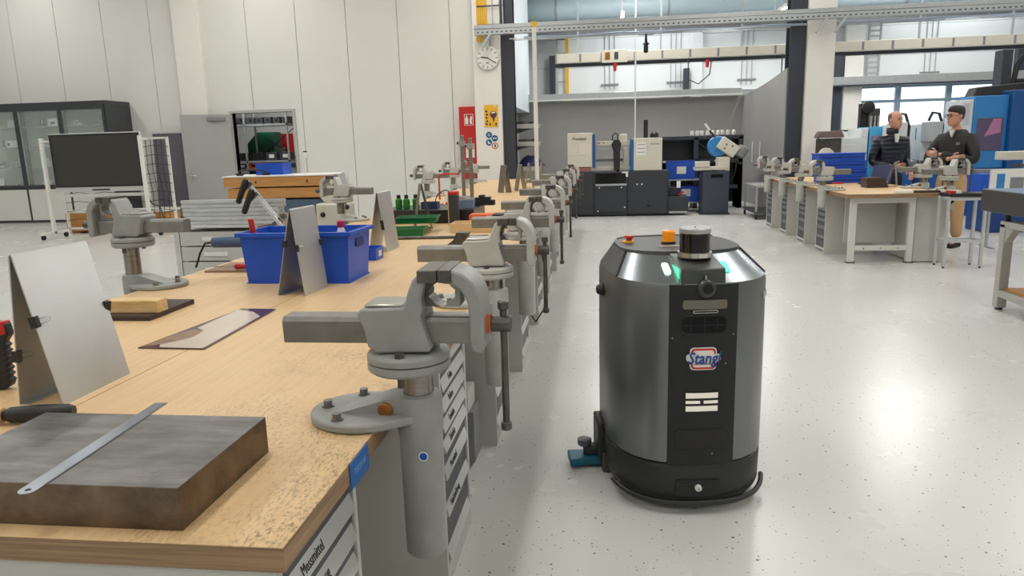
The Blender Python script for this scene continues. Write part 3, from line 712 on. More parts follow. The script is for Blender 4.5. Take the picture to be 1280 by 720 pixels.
# black surface plate with things on it
sp = root('surface_plate', 'long black surface plate lying across the left bench', 'surface plate', (-1.55, 6.78, BT))
MB().box(-0.48, 0.40, -0.33, 0.3, 0.012, 0.125).build('slab', mat('black_granite', (38, 36, 36), 0.35, var=0.1, vs=40), sp, 0.004)
for x in (-0.4, 0.3):
    for y in (-0.25, 0.22): MB().cyl((x, y, 0), (x, y, 0.012), 0.03, n=12).build('foot', RUBBER, sp)
SPZ = BT+0.126
for i, (x, y) in enumerate(((-1.90, 6.62), (-1.82, 6.60), (-1.74, 6.64))):
    t = root('green_bottle', 'small green bottle with black cap, %s of three on the black plate' % ('leftmost', 'middle one', 'rightmost')[i], 'bottle', (x, y, SPZ), 0, 'green bottles on the black plate')
    MB().lathe([(0.03, 0), (0.033, 0.01), (0.033, 0.085), (0.02, 0.1)], n=14).build('bottle_body', mat('green_glass', (30, 120, 40), 0.3), t)
    MB().lathe([(0.018, 0.1), (0.02, 0.104), (0.02, 0.13), (0.01, 0.134)], n=12).build('cap', BLACK, t)
crate('small_bin', 'small dark blue bin on the black plate beside the green bottles', 0.16, 0.12, 0.06, (-1.60, 6.64, SPZ), 0, mat('navy_plastic', (40, 56, 96), 0.5), None, 0.94, False, 0.004)
crate('small_bin', 'small pale blue box on the black plate right of the tall post', 0.13, 0.1, 0.07, (-1.24, 6.62, SPZ), 0, mat('pale_blue_box', (112, 132, 158), 0.5), None, 0.97, False, 0.003)
dg = root('sine_block', 'stepped dark clamping block on the right end of the black plate', 'clamping block', (-1.12, 6.9, SPZ-0.0))
MB().prism([(-0.09, 0), (0.10, 0), (0.10, 0.05), (0.06, 0.05), (0.06, 0.08), (0.0, 0.08), (0.0, 0.1), (-0.05, 0.1), (-0.05, 0.075), (-0.09, 0.075)], 'y', -0.05, 0.05).build('body', BLACK, dg, 0.003)
pt = root('upright_case', 'tall narrow dark box with red top and brass edge on the bench', 'box', (-1.31, 6.32, BT))
MB().box(-0.035, 0.045, -0.05, 0.05, 0, 0.27).build('body', DGREY, pt, 0.003); MB().box(-0.043, -0.035, -0.05, 0.05, 0, 0.27).build('edge_strip', PINE, pt); MB().box(-0.04, 0.047, -0.052, 0.052, 0.271, 0.30).build('lid', REDP, pt, 0.005)
for i, (x, y, h) in enumerate(((-1.78, 9.3, 0.84), (-1.62, 9.0, 0.80))):
    t = root('height_post', 'tall slim steel post on the bench, %s of the pair before the red cabinet' % ('left one', 'right one')[i], 'post', (x, y, BT), 0, 'twin steel posts')
    MB().box(-0.09, 0.09, -0.07, 0.07, 0, 0.06).build('base', VISE, t, 0.005); MB().box(-0.022, 0.022, -0.02, 0.02, 0.06, h).build('column', TURNED, t, 0.002)
    MB().box(-0.04, 0.04, -0.06, 0.03, h-0.14, h-0.07).build('slider', VISE, t, 0.004); MB().cyl((-0.04, -0.02, h-0.1), (-0.065, -0.02, h-0.1), 0.016, n=10).build('clamp_knob', BLACK, t)
rp = MB(); rp.tube([(-2.12, 9.35, BT+0.01), (-2.12, 9.35, BT+0.30), (-2.10, 9.35, BT+0.335), (-2.06, 9.35, BT+0.345), (-1.84, 9.35, BT+0.345)], 0.012, 8)
tag(rp.build('red_pipe', REDP), 'bent red pipe handle reaching to the left steel post', 'pipe')
fw = root('cable_coil', 'coil of dark cable lying on the bench left of the posts', 'cable', (-1.92, 8.6, BT))
MB().tube([(0.09*math.cos(a*0.42), 0.05*math.sin(a*0.42)+0.02, 0.09+0.085*math.sin(a*0.42+0.4)) for a in range(0, 34)], 0.006, 6).build('coil', RUBBER, fw)
MB().box(-0.1, 0.1, -0.05, 0.06, 0, 0.01).build('plate', DSTEEL, fw)
for x, y, nm in ((-1.78, 8.2, 'left of the tall dark box'),):
    t = root('warning_sign', 'small folded white sign with red triangle %s' % nm, 'sign', (x, y, BT))
    MB().prism([(-0.06, 0), (0.06, 0), (0.0, 0.16)], 'y', -0.01, 0.01).build('board', PAPER, t); MB().prism([(-0.03, 0.02), (0.03, 0.02), (0.0, 0.07)], 'y', -0.012, -0.010).build('triangle', REDP, t)
pole = root('white_pole', 'thin white standing pole rising from the far bench', 'pole', (-0.985, 11.3, BT))
MB().lathe([(0.09, 0), (0.09, 0.012), (0.03, 0.02)], n=18).build('base_plate', WHITE, pole); MB().cyl((0, 0, 0.02), (0, 0, 2.44), 0.032, n=12).build('tube', WHITE, pole); MB().cyl((0, 0, 2.44), (0, 0, 2.52), 0.045, n=12).build('top_cap', YELLOW, pole)
tag(MB().box(-0.9, -0.62, 10.7, 10.9, BT, BT+0.05).build('orange_case', ORANGE, None, 0.004), 'small orange case far along the aisle bench', 'case')
tag(MB().box(-0.93, -0.63, 6.95, 7.4, BT, BT+0.1).build('steel_beam', SHEET, None, 0.004), 'grey steel block behind the fourth vise', 'steel block')

# ------------------------------------------------------------------ aluminium cart with profiles and clamps left of the bench
ct = root('profile_cart', 'aluminium framed cart left of the bench carrying metal profiles', 'cart', (-3.0, 5.5, 0))
for x in (-0.32, 0.32):
    for y in (-0.25, 0.25): MB().box(x-0.022, x+0.022, y-0.022, y+0.022, 0.06, 0.98).build('leg', ALU, ct, 0.003); MB().cyl((x-0.012, y, 0.03), (x+0.012, y, 0.03), 0.03, n=12).build('wheel', RUBBER, ct)
MB().box(-0.36, 0.36, -0.29, 0.29, 0.98, 1.0).build('deck', ALU, ct, 0.003)
for i in range(3):
    d = MB().box(-0.29, 0.29, -0.275, 0.25, 0.60+0.12*i, 0.71+0.12*i).build('drawer', CAB, ct, 0.004); MB().box(-0.1, 0.1, -0.283, -0.275, 0.64+0.12*i, 0.67+0.12*i).build('label', PAPER, d)
def profile(label, x0, x1, y, z, s=0.045):
    b = MB(); p = []
    for (ux, uy) in ((1, 0), (0, 1), (-1, 0), (0, -1)):
        tx, ty = -uy, ux; h = s/2
        p += [(ux*h - tx*h, uy*h - ty*h), (ux*h - tx*0.006, uy*h - ty*0.006), (ux*h*0.5 - tx*0.008, uy*h*0.5 - ty*0.008), (ux*h*0.5 + tx*0.008, uy*h*0.5 + ty*0.008), (ux*h + tx*0.006, uy*h + ty*0.006)]
    b.prism(p, 'x', 0, x1-x0); t = b.build('aluminium_profile', ALU); t.location = (x0, y, z); return tag(t, label, 'profile', 'aluminium profiles on the cart')
for k, (x0, x1, y, z, nm) in enumerate(((-3.26, -2.52, 5.30, 1.032, 'at the front of the bottom layer'), (-3.20, -2.54, 5.40, 1.032, 'in the middle of the bottom layer'), (-3.24, -2.50, 5.50, 1.032, 'at the back of the bottom layer'), (-3.30, -2.50, 5.35, 1.094, 'at the front of the middle layer'), (-3.22, -2.52, 5.45, 1.094, 'at the back of the middle layer'), (-3.34, -2.48, 5.40, 1.156, 'on top of the stack'))):
    profile('aluminium profile on the cart, lying %s' % nm, x0, x1, y, z, 0.06)
for i, (x, y, z) in enumerate(((-2.69, 5.22, 1.345), (-2.62, 5.16, 1.27))):
    t = root('bar_clamp', 'slanted bar clamp with black grip, %s of the two on the cart' % ('upper', 'lower')[i], 'clamp', (x, y, z), 0.0, 'bar clamps'); t.rotation_euler = (0, math.radians(-37), 0)
    MB().box(-0.012, 0.012, -0.005, 0.005, -0.40, 0.0).build('bar', ALU, t)
    MB().box(-0.06, 0.02, -0.012, 0.012, -0.40, -0.375).build('fixed_arm', DSTEEL, t, 0.003); MB().box(-0.07, 0.02, -0.012, 0.012, -0.06, -0.03).build('sliding_arm', DSTEEL, t, 0.003)
    MB().lathe([(0.014, -0.1), (0.022, -0.09), (0.024, 0.08), (0.016, 0.1)], c=(-0.075, -0.02, -0.05), rot=(0, math.radians(62), 0), n=10).build('grip', BLACK, t)
# cream saw housing with tilting rail and wooden boards behind
sw = root('chop_saw', 'cream chop saw with tilted aluminium rail behind the crate', 'saw', (-2.95, 7.7, 0))
MB().box(-0.20, 0.22, -0.2, 0.2, 0.0, 0.62).build('stand', CAB, sw, 0.01); MB().box(-0.16, 0.18, -0.16, 0.16, 0.62, 0.98).build('housing', CREAM, sw, 0.02)
MB().lathe([(0.04, -0.05), (0.13, -0.045), (0.15, 0.0), (0.13, 0.045), (0.04, 0.05)], c=(-0.02, 0.0, 1.1), rot=(math.pi/2, 0, 0), n=24).build('blade_guard', CREAM, sw)
MB().cbox((0.14, 0, 1.17), (0.09, 0.06, 0.28), (0, math.radians(-14), 0)).build('rail', ALU, sw, 0.004)
for p in ((-0.08, -0.165, 0.86), (0.26, -0.05, 1.12), (0.20, -0.165, 0.94)): MB().ball(p, 0.03, n=10).build('knob', BLACK, sw)
MB().box(-0.16, 0.20, -0.17, -0.16, 0.66, 0.72).build('vent', DGREY, sw)
wb_ = root('wooden_bench', 'white topped bench with two thick wooden edges behind the clamps', 'bench', (-3.76, 8.3, 0))
MB().box(-0.66, 0.66, -0.3, 0.32, 1.27, 1.285).build('top_sheet', PAPER, wb_, 0.003); MB().box(-0.65, 0.64, -0.29, 0.3, 1.155, 1.27).build('upper_board', WOODO, wb_, 0.006); MB().box(-0.62, 0.56, -0.27, 0.3, 1.02, 1.14).build('lower_board', WOODO, wb_, 0.006)
MB().box(-0.58, 0.5, -0.25, 0.28, 0.82, 1.0).build('blue_grey_box', mat('slate_panel', (78, 96, 118), 0.5), wb_, 0.004); MB().box(-0.62, 0.56, -0.28, 0.3, 0.70, 0.80).build('shelf_board', WOODO, wb_, 0.006)
for x in (-0.55, 0.5):
    for y in (-0.2, 0.22): MB().box(x-0.03, x+0.03, y-0.03, y+0.03, 0, 0.7).build('leg', CABW, wb_)
for x in (-0.25, 0.38): MB().prism([(x-0.012, 1.20), (x, 1.23), (x+0.012, 1.20)], 'y', -0.296, -0.288).build('black_mark', BLACK, wb_)
bb = crate('storage_crate', 'blue plastic bin standing on the white topped bench', 0.34, 0.26, 0.135, (-3.93, 8.35, 1.285), 0, BLUE, None, 0.98, False, 0.008)
gh = root('black_handle', 'black bow handle lying on the white topped bench', 'handle', (-4.1, 8.12, 1.286))
MB().tube([(-0.16, 0, 0.012), (-0.15, 0, 0.05), (-0.1, 0, 0.07), (0.12, 0, 0.06), (0.17, 0, 0.04), (0.18, 0, 0.012)], 0.011, 8).build('bow', BLACK, gh); MB().box(-0.19, -0.12, -0.02, 0.02, 0, 0.03).build('foot', BLACK, gh); MB().box(0.14, 0.21, -0.02, 0.02, 0, 0.03).build('foot', BLACK, gh)

# ------------------------------------------------------------------ left back: showcase, screen trolley, pin board
sc_ = root('showcase_cabinet', 'dark grey glazed showcase cabinet with small exhibits against the wall', 'cabinet', (-12.95, 15.55, 0))
cw = 2.03; cd = 0.43
MB().box(-cw-1.2, cw, -cd, cd, 2.68, 2.80).build('top', DGREY, sc_, 0.006); MB().box(-cw-1.2, cw, -cd+0.02, cd, 0.10, 0.90).build('base_body', DGREY, sc_)
MB().box(-cw-1.2, cw, -cd+0.05, cd, 0.0, 0.10).build('plinth', CABW, sc_); MB().box(cw-0.04, cw, -cd, cd, 0.90, 2.68).build('side_panel', DGREY, sc_, 0.003); MB().box(-cw-1.2, cw-0.04, cd-0.02, cd, 0.90, 2.68).build('back_panel', mat('pale_green_white', (206, 214, 204), 0.6), sc_)
xsd = [cw-0.04-1.09*i for i in range(4)]
for i in range(3):
    x1, x0 = xsd[i], xsd[i+1]
    d = MB(); d.box(x0, x0+0.05, -cd-0.025, -cd, 0.90, 2.70); d.box(x1-0.05, x1, -cd-0.025, -cd, 0.90, 2.70); d.box(x0+0.05, x1-0.05, -cd-0.025, -cd, 2.62, 2.70); d.box(x0+0.05, x1-0.05, -cd-0.025, -cd, 0.90, 0.97)
    d = d.build('glass_door', DGREY, sc_); MB().box(x0+0.05, x1-0.05, -cd-0.015, -cd-0.009, 0.97, 2.62).build('pane', GLASS, d)
    MB().box(x0+0.03, x1-0.03, -cd-0.005, -cd+0.02, 0.16, 0.87).build('cupboard_door', CABW, sc_, 0.003)
    MB().box(x0-0.02+0.5, x0+0.02+0.55, cd-0.06, cd-0.02, 0.90, 2.68).build('mullion', DGREY, sc_)
    for z in (1.36, 1.82, 2.27): MB().box(x0+0.02, x1-0.02, -cd+0.05, cd-0.03, z, z+0.012).build('shelf', mat('green_edge_glass', (190, 210, 204), 0.1, alpha=0.45), sc_)
rnd = random.Random(3)
kinds = ('small turned metal exhibit', 'pale cardboard exhibit box', 'folded paper exhibit', 'machined aluminium exhibit')
for i in range(3):
    for k, z in enumerate((0.902, 1.373, 1.833, 2.283)):
        for q in range(2):
            x = -12.95+xsd[i+1]+0.3+0.42*q+rnd.uniform(-0.06, 0.06); y = 15.40+rnd.uniform(-0.08, 0.08); s = rnd.uniform(0.8, 1.2)
            lb = '%s on the %s showcase shelf, %s bay, %s' % (kinds[(i+k+q) % 4], ('bottom', 'second', 'third', 'top')[k], ('right', 'middle', 'left')[i], ('left one', 'right one')[q])
            t = root('exhibit', lb, 'exhibit', (x, y, z), rnd.uniform(-0.4, 0.4), 'exhibits in the showcase')
            j = (i+k+q) % 4
            if j == 0: MB().lathe([(0.06, 0), (0.06, 0.03), (0.025, 0.05), (0.02, 0.13), (0.035, 0.15), (0.01, 0.18)], n=12, sc=(s, s, s)).build('turned_part', STEEL, t); MB().cbox((0.0, 0, 0.004), (0.16, 0.1, 0.008)).build('stand', BLACK, t)
            elif j == 1: MB().box(-0.1*s, 0.1*s, -0.07, 0.07, 0, 0.15*s).build('box_body', PAPER, t, 0.004); MB().box(-0.05, 0.05, -0.072, -0.07, 0.04, 0.1).build('label', BLUE3, t)
            elif j == 2: MB().prism([(-0.09, 0), (0.09, 0), (0.015, 0.2*s), (-0.015, 0.2*s)], 'x', -0.07, 0.07).build('card', PAPER, t)
            else: MB().prism([(-0.12, 0), (0.12, 0), (0.12, 0.04), (0.04, 0.05), (0.03, 0.11*s), (-0.05, 0.11*s), (-0.06, 0.05), (-0.12, 0.04)], 'y', -0.05, 0.05).build('machined_part', ALU, t, 0.004); MB().cyl((0, -0.06, 0.07), (0, 0.06, 0.07), 0.02, n=10).build('pin', DSTEEL, t)
tv = root('screen_trolley', 'large black screen on a white wheeled frame', 'screen', (-9.68, 12.87, 0))
for x in (-1.06, 1.0):
    MB().box(x-0.03, x+0.03, -0.03, 0.03, 0.09, 1.94).build('post', WHITE, tv, 0.004); MB().box(x-0.028, x+0.028, 0.0, 0.17, 1.86, 1.90).build('arm', WHITE, tv); MB().box(x-0.03, x+0.03, -0.35, 0.35, 0.09, 0.14).build('foot', WHITE, tv, 0.004)
    for y in (-0.3, 0.3): MB().cyl((x-0.02, y, 0.045), (x+0.02, y, 0.045), 0.045, n=14).build('castor', RUBBER, tv)
MB().box(-1.03, 0.97, 0.13, 0.17, 0.80, 0.86).build('cross_bar', WHITE, tv); MB().box(-1.03, 0.97, 0.13, 0.17, 1.86, 1.90).build('cross_bar', WHITE, tv)
sr = MB().box(-0.93, 0.97, 0.045, 0.12, 0.90, 2.02).build('screen_housing', mat('silver_bezel', (190, 190, 190), 0.4), tv, 0.006)
MB().box(-0.92, 0.96, 0.040, 0.045, 0.99, 2.0).build('bezel', BLACK, sr)
MB().box(-0.87, 0.92, 0.037, 0.040, 1.02, 1.97).build('display_glass', mat('switched_off_display', (58, 58, 55), 0.25), sr); MB().box(-0.15, 0.22, 0.035, 0.045, 0.925, 0.95).build('speaker_slot', BLACK, sr)
wf = root('wire_grid_stand', 'white framed stand with black wire grid right behind the screen', 'stand', (-9.7, 13.55, 0))
for x in (-1.25, 0.62, 1.14): MB().box(x-0.022, x+0.022, -0.022, 0.022, 0.0, 1.92).build('post', WHITE, wf)
MB().box(-1.25, 1.14, -0.022, 0.022, 1.88, 1.92).build('top_rail', WHITE, wf); MB().box(-1.25, 1.14, -0.022, 0.022, 0.10, 0.14).build('bottom_rail', WHITE, wf)
for i in range(9): z = 0.3+0.18*i; MB().tube([(-1.23+0.3*k, -0.03, z+(0.02 if k % 2 else -0.015)) for k in range(9)], 0.006, 5).build('grid_wire', BLACK, wf)
for i in range(4): x = 0.70+0.11*i; MB().tube([(x, -0.035, 0.2), (x+0.03, -0.035, 0.8), (x-0.02, -0.035, 1.3), (x, -0.035, 1.88)], 0.006, 5).build('grid_wire', BLACK, wf)
MB().tube([(0.55, -0.06, 0.85), (0.7, -0.06, 0.6), (0.85, -0.06, 0.55), (0.92, -0.06, 0.3), (1.0, -0.06, 0.15)], 0.012, 6).build('cable', BLACK, wf)
wc = root('wooden_crate', 'low orange brown wooden crate on the floor behind the screen', 'crate', (-9.98, 14.0, 0))
for i, (x0, x1) in enumerate(((-1.15, -0.62), (-0.60, -0.05), (-0.03, 0.5), (0.52, 1.05))): MB().box(x0, x1, -0.3, -0.27, 0.04, 0.42).build('plank', WOODO, wc, 0.004)
MB().box(-1.15, 1.05, -0.27, 0.3, 0.04, 0.40).build('crate_body', WOODO, wc); MB().box(-1.17, 1.07, -0.31, 0.3, 0.42, 0.46).build('lid', PAPER, wc); MB().box(-1.1, -0.9, -0.25, 0.25, 0, 0.04).build('skid', WOODO, wc); MB().box(0.8, 1.0, -0.25, 0.25, 0, 0.04).build('skid', WOODO, wc)
pn = root('pin_board', 'dark grey pin board in a light frame beside the open door', 'board', (-9.75, 15.62, 0.0)); pn.rotation_euler.x = math.radians(-2)
MB().box(-0.5, 0.75, 0.0, 0.03, 0.38, 2.05).build('board_face', mat('grey_felt', (98, 92, 102), 0.9, var=0.05, vs=30), pn); f = MB(); f.box(-0.53, -0.5, -0.01, 0.04, 0.35, 2.08); f.box(0.75, 0.78, -0.01, 0.04, 0.35, 2.08); f.box(-0.5, 0.75, -0.01, 0.04, 2.05, 2.08); f.box(-0.5, 0.75, -0.01, 0.04, 0.35, 0.38); f.build('frame', ALU, pn)
for x in (-0.4, 0.65): MB().box(x-0.02, x+0.02, -0.2, 0.2, 0.0, 0.03).build('foot', ALU, pn); MB().box(x-0.02, x+0.02, 0.0, 0.04, 0.03, 0.36).build('leg', ALU, pn)

# ------------------------------------------------------------------ room behind the doorway
strip('wall_store_back', -14, -4, 19.6, 19.7, 0, 3.6, PANEL, 'white rear wall of the store room')
strip('ceiling_store', -14, -4, 16.2, 19.6, 3.5, 3.6, PANEL, 'white ceiling of the store room')
strip('wall_store_side', -6.2, -6.1, 16.2, 19.6, 0, 3.5, PANEL, 'white side wall of the store room')
luminaire(-8.6, 17.2, 3.35, 1.2, 0.3, 'short unseen lamp added to brighten the store room behind the door', 40)  # added lamp, out of view, lifts the dark room
rk = root('storage_rack', 'galvanised storage rack seen through the open doorway', 'rack', (-8.75, 18.0, 0))
for x in (-0.95, -0.28, 0.86):
    for y in (-0.3, 0.3): MB().box(x-0.02, x+0.02, y-0.02, y+0.02, 0, 2.7).build('upright', ZINC, rk)
RZ = (0.32, 0.80, 1.16, 1.36, 2.28)
for z in RZ: MB().box(-0.97, 0.88, -0.32, 0.32, z-0.05, z).build('shelf', ZINC, rk)
for a, b2 in (((0.0, 1.55), (0.8, 2.2)), ((0.0, 1.95), (0.8, 1.4))): MB().cyl((a[0]-0.05, 0.33, a[1]), (b2[0], 0.33, b2[1]), 0.012, n=6).build('brace', BLACK, rk)
n = 0
for z, cols, w in ((2.28, (DGREY,)*8, 0.2), (1.36, (DGREY, BLACK, BLACK, DGREY, DGREY), 0.34), (1.16, (DGREY, DGREY, ORANGE, ORANGE, DGREY, DGREY), 0.3), (0.80, (DGREY, BLACK, PAPER, DGREY), 0.4)):
    for i, m in enumerate(cols):
        x = -8.75-0.92+w*0.5+i*(1.82-w)/(len(cols)-1); h = {2.28: 0.17, 1.36: 0.2, 1.16: 0.13, 0.80: 0.2}[z]
        cnm = 'orange' if m is ORANGE else ('white' if m is PAPER else ('black' if m is BLACK else 'grey'))
        t = root('storage_bin', '%s bin on the %s shelf of the doorway rack, number %s from the left' % (cnm, {2.28: 'top', 1.36: 'third', 1.16: 'second', 0.80: 'low'}[z], ('one', 'two', 'three', 'four', 'five', 'six', 'seven', 'eight')[i]), 'bin', (x, 17.9, z+0.001), 0, 'bins in the store room rack')
        b = MB(); b.box(-w*0.42, w*0.42, -0.14, 0.14, 0, h); b.build('bin_body', m, t, 0.006); MB().box(-w*0.2, w*0.2, -0.145, -0.14, h*0.3, h*0.75).build('bin_mouth' if m is not DGREY or i % 2 else 'label', BLACK if m is not DGREY or z == 2.28 else PAPER, t)
gm = root('green_machine', 'dark green machine cover behind the doorway rack', 'machine', (-9.05, 18.8, 0))
MB().box(-0.45, 0.4, -0.2, 0.3, 0.0, 1.3).build('base', DGREY, gm, 0.01); MB().prism([(-0.4, 1.3), (0.36, 1.3), (0.36, 2.1), (-0.1, 2.1), (-0.4, 1.8)], 'y', -0.2, 0.3).build('cover', DGREEN, gm, 0.02)
es = root('red_wall_sign', 'red extinguisher sign on the store room wall', 'sign', (-8.85, 19.58, 1.45)); MB().box(-0.28, 0.28, 0, 0.02, 0, 0.62).build('plate', RED, es); MB().box(-0.09, 0.03, -0.003, 0, 0.06, 0.24).build('pictogram', PAPER, es)
ls = root('light_switch', 'small white wall switch right of the doorway', 'switch', (-6.73, WY-0.012, 1.5)); MB().box(-0.05, 0.05, -0.02, 0, -0.1, 0.08).build('plate', WHITE, ls, 0.004); MB().box(-0.045, 0.045, -0.022, -0.02, 0.04, 0.07).build('slot', BLACK, ls)

# ------------------------------------------------------------------ clock pillar and wall signs
PY = WY-0.302
ck = root('wall_clock', 'round white wall clock on the white pillar', 'clock', (-2.37, PY, 3.40))
MB().lathe([(0.02, 0), (0.245, 0), (0.25, 0.01), (0.25, 0.045), (0.235, 0.05)], rot=(math.pi/2, 0, 0), n=40).build('rim', ALU, ck)
MB().lathe([(0.01, 0.046), (0.232, 0.046), (0.232, 0.052), (0.01, 0.052)], rot=(math.pi/2, 0, 0), n=40).build('dial', PAPER, ck)
for i in range(12):
    a = math.radians(30*i); L = 0.05
    MB().cbox((0.195*math.sin(a), -0.054, 0.195*math.cos(a)), (0.012, 0.004, L), (0, a, 0)).build('hour_mark', BLACK, ck)
def hand(nm, ang, ln, w): a = math.radians(ang); MB().cbox((ln*0.42*math.sin(a), -0.057, ln*0.42*math.cos(a)), (w, 0.004, ln), (0, a, 0)).build(nm, BLACK, ck)
hand('hour_hand', 279, 0.16, 0.022); hand('minute_hand', 122, 0.22, 0.016)
MB().box(-0.03, 0.03, -0.056, -0.053, -0.11, -0.095).build('maker_mark', BLACK, ck)
fc = root('fire_cabinet', 'tall red fire extinguisher cabinet on the panel wall', 'cabinet', (-2.85, PY+0.10, 0.0))
MB().box(-0.22, 0.155, 0.0, 0.19, 0.86, 2.42).build('cabinet_body', RED, fc, 0.006)
MB().box(-0.215, 0.150, -0.012, 0.0, 0.865, 2.415).build('cabinet_door', RED, fc, 0.004)
sg = MB().box(-0.10, 0.10, -0.016, -0.012, 2.02, 2.26).build('pictogram_sign', PAPER, fc); MB().box(-0.088, 0.088, -0.018, -0.016, 2.03, 2.25).build('red_field', RED, sg)
MB().lathe([(0.03, 0), (0.032, 0.12), (0.012, 0.15), (0.01, 0.18)], c=(-0.045, -0.018, 2.05), n=10, sc=(1, 0.1, 1)).build('extinguisher_mark', PAPER, sg); MB().prism([(0.02, 2.05), (0.075, 2.05), (0.06, 2.12), (0.08, 2.18), (0.05, 2.23), (0.02, 2.15)], 'y', -0.02, -0.018).build('flame_mark', PAPER, sg)
MB().box(-0.09, 0.10, -0.015, -0.012, 1.32, 1.62).build('instruction_sheet', PAPER, fc); MB().lathe([(0.02, 0), (0.02, 0.02)], c=(0.0, -0.012, 1.72), rot=(math.pi/2, 0, 0), n=12).build('lock', STEEL, fc)
ys = root('yellow_poster', 'yellow safety poster with a dark round figure on the pillar', 'sign', (-2.335, PY, 2.2))
MB().box(-0.155, 0.15, -0.008, 0, -0.235, 0.235).build('plate', YELLOW, ys)
PUR = mat('dark_purple_print', (84, 36, 62), 0.5)
MB().lathe([(0.005, 0), (0.075, 0), (0.075, 0.003)], c=(0.045, -0.008, 0.03), rot=(math.pi/2, 0, 0), n=20).build('round_figure', PUR, ys); MB().prism([(0.02, -0.03), (0.08, -0.03), (0.055, -0.13), (0.04, -0.13)], 'y', -0.0115, -0.008).build('figure_tail', PUR, ys); MB().prism([(0.0, 0.05), (0.09, 0.06), (0.07, 0.09), (0.02, 0.085)], 'y', -0.0135, -0.011).build('printed_highlight', PAPER, ys)  # white shape is a highlight drawn into the poster figure
for i, z in enumerate((0.1, 0.03, -0.04, -0.11, -0.17)): MB().cbox((-0.105+0.01*(i % 2), -0.0095, z), (0.05, 0.003, 0.035), (0, 0.5*(-1)**i, 0)).build('pictogram', PUR, ys)
for x in (-0.03, 0.1): MB().cbox((x, -0.0095, -0.175), (0.03, 0.003, 0.06), (0, 0.2, 0)).build('pictogram', PUR, ys)
MB().box(0.06, 0.11, -0.010, -0.008, 0.2, 0.23).build('label', PAPER, ys)
MBLUE = mat('mandatory_blue', (24, 84, 138), 0.5)
for x, z, m, nm, sh in ((-2.40, 1.80, MBLUE, 'ear protection', 0), (-2.275, 1.725, MBLUE, 'eye protection', 1), (-2.405, 1.64, MBLUE, 'safety shoes', 2), (-2.272, 1.565, RED, 'red ringed prohibition', 3)):
    t = root('safety_sign', 'small round %s sign on the pillar' % nm, 'sign', (x, PY, z), 0, 'round safety signs')
    MB().lathe([(0.005, 0), (0.068, 0), (0.068, 0.006), (0.005, 0.006)], rot=(math.pi/2, 0, 0), n=24).build('disc', m, t)
    if sh == 3: MB().lathe([(0.005, 0.006), (0.05, 0.006), (0.05, 0.008)], rot=(math.pi/2, 0, 0), n=24).build('white_field', PAPER, t); MB().cbox((0, -0.0095, 0), (0.03, 0.002, 0.06)).build('pictogram', BLACK, t)
    elif sh == 0: MB().lathe([(0.004, 0), (0.028, 0), (0.028, 0.002)], c=(0, -0.006, 0), rot=(math.pi/2, 0, 0), n=16).build('pictogram', PAPER, t); MB().box(-0.02, 0.02, -0.01, -0.008, -0.012, 0.012).build('pictogram_detail', MBLUE, t)
    elif sh == 1: MB().prism([(-0.04, -0.012), (-0.04, 0.014), (0.04, 0.014), (0.04, -0.012), (0.012, -0.012), (0, 0.0), (-0.012, -0.012)], 'y', -0.008, -0.006).build('pictogram', PAPER, t)
    else: MB().prism([(-0.025, 0.03), (0.0, 0.03), (0.002, -0.002), (0.035, -0.012), (0.035, -0.03), (-0.025, -0.03)], 'y', -0.008, -0.006).build('pictogram', PAPER, t)
# yellow cable bundle on the clock pillar
yc = root('cable_bundle', 'yellow cable bundle running up the clock pillar on a ladder', 'cables', (-2.45, PY, 3.85))
for i in range(5): MB().tube([(-0.10+0.045*i, -0.03, 0.0), (-0.11+0.045*i, -0.035, 0.4), (-0.10+0.05*i, -0.03, 3.1)], 0.022, 6).build('cable', YELLOW, yc)
MB().ball((-0.08, -0.03, -0.06), 0.06, (1, 0.5, 1.2), 10).build('cable_loop', YELLOW, yc)
for x in (0.2, 0.42): MB().box(x, x+0.02, -0.06, -0.02, 0.0, 3.1).build('ladder_rail', ZINC, yc)
for i in range(8): MB().box(-0.12, 0.44, -0.06, -0.05, 0.2+0.38*i, 0.23+0.38*i).build('ladder_rung', DGREY, yc)
MB().box(0.12, 0.16, -0.06, 0, -0.2, 0.02).build('bracket', ZINC, yc)

# ------------------------------------------------------------------ perforated strut beam, bus bar and cable trays overhead
bm_ = root('perforated_beam', 'long perforated galvanised channel spanning overhead between the pillars', 'beam', (-2.6, 15.45, 3.84))
MB().box(0, 11.6, -0.02, 0.10, 0.12, 0.20).build('upper_channel', ZINC, bm_, 0.004); MB().box(0, 11.6, -0.035, 0.10, 0.0, 0.11).build('lower_channel', ZINC, bm_, 0.004)
hl = MB()
for i in range(115): hl.box(0.06+0.1*i, 0.10+0.1*i, -0.0375, -0.034, 0.035, 0.06)
o = hl.build('slot_holes', DGREY, bm_); o['kind'] = 'stuff'
for k, x in enumerate((0.25, 6.95, 7.3)): MB().cbox((x, -0.03, -0.12), (0.05, 0.05, 0.34), (0, math.radians(35), 0)).build('brace', ZINC, bm_)
tr = root('wire_cable_tray', 'wire mesh cable tray hanging under the perforated channel', 'cable tray', (-1.9, 15.75, 3.78))
for y in (0.0, 0.12, 0.24): MB().tube([(0, y, 0), (10.8, y, 0)], 0.008, 5).build('wire', ZINC, tr)
for i in range(28): MB().tube([(0.1+0.39*i, -0.02, 0.07), (0.1+0.39*i, 0, 0), (0.1+0.39*i, 0.24, 0), (0.1+0.39*i, 0.26, 0.07)], 0.006, 4).build('cross_wire', ZINC, tr)
MB().tube([(0.3+0.5*i, 0.1+0.04*math.sin(i), 0.03+0.012*math.sin(i*2)) for i in range(21)], 0.02, 6).build('cable', mat('pale_blue_cable', (150, 168, 190), 0.5), tr)
BUSY = 18.4
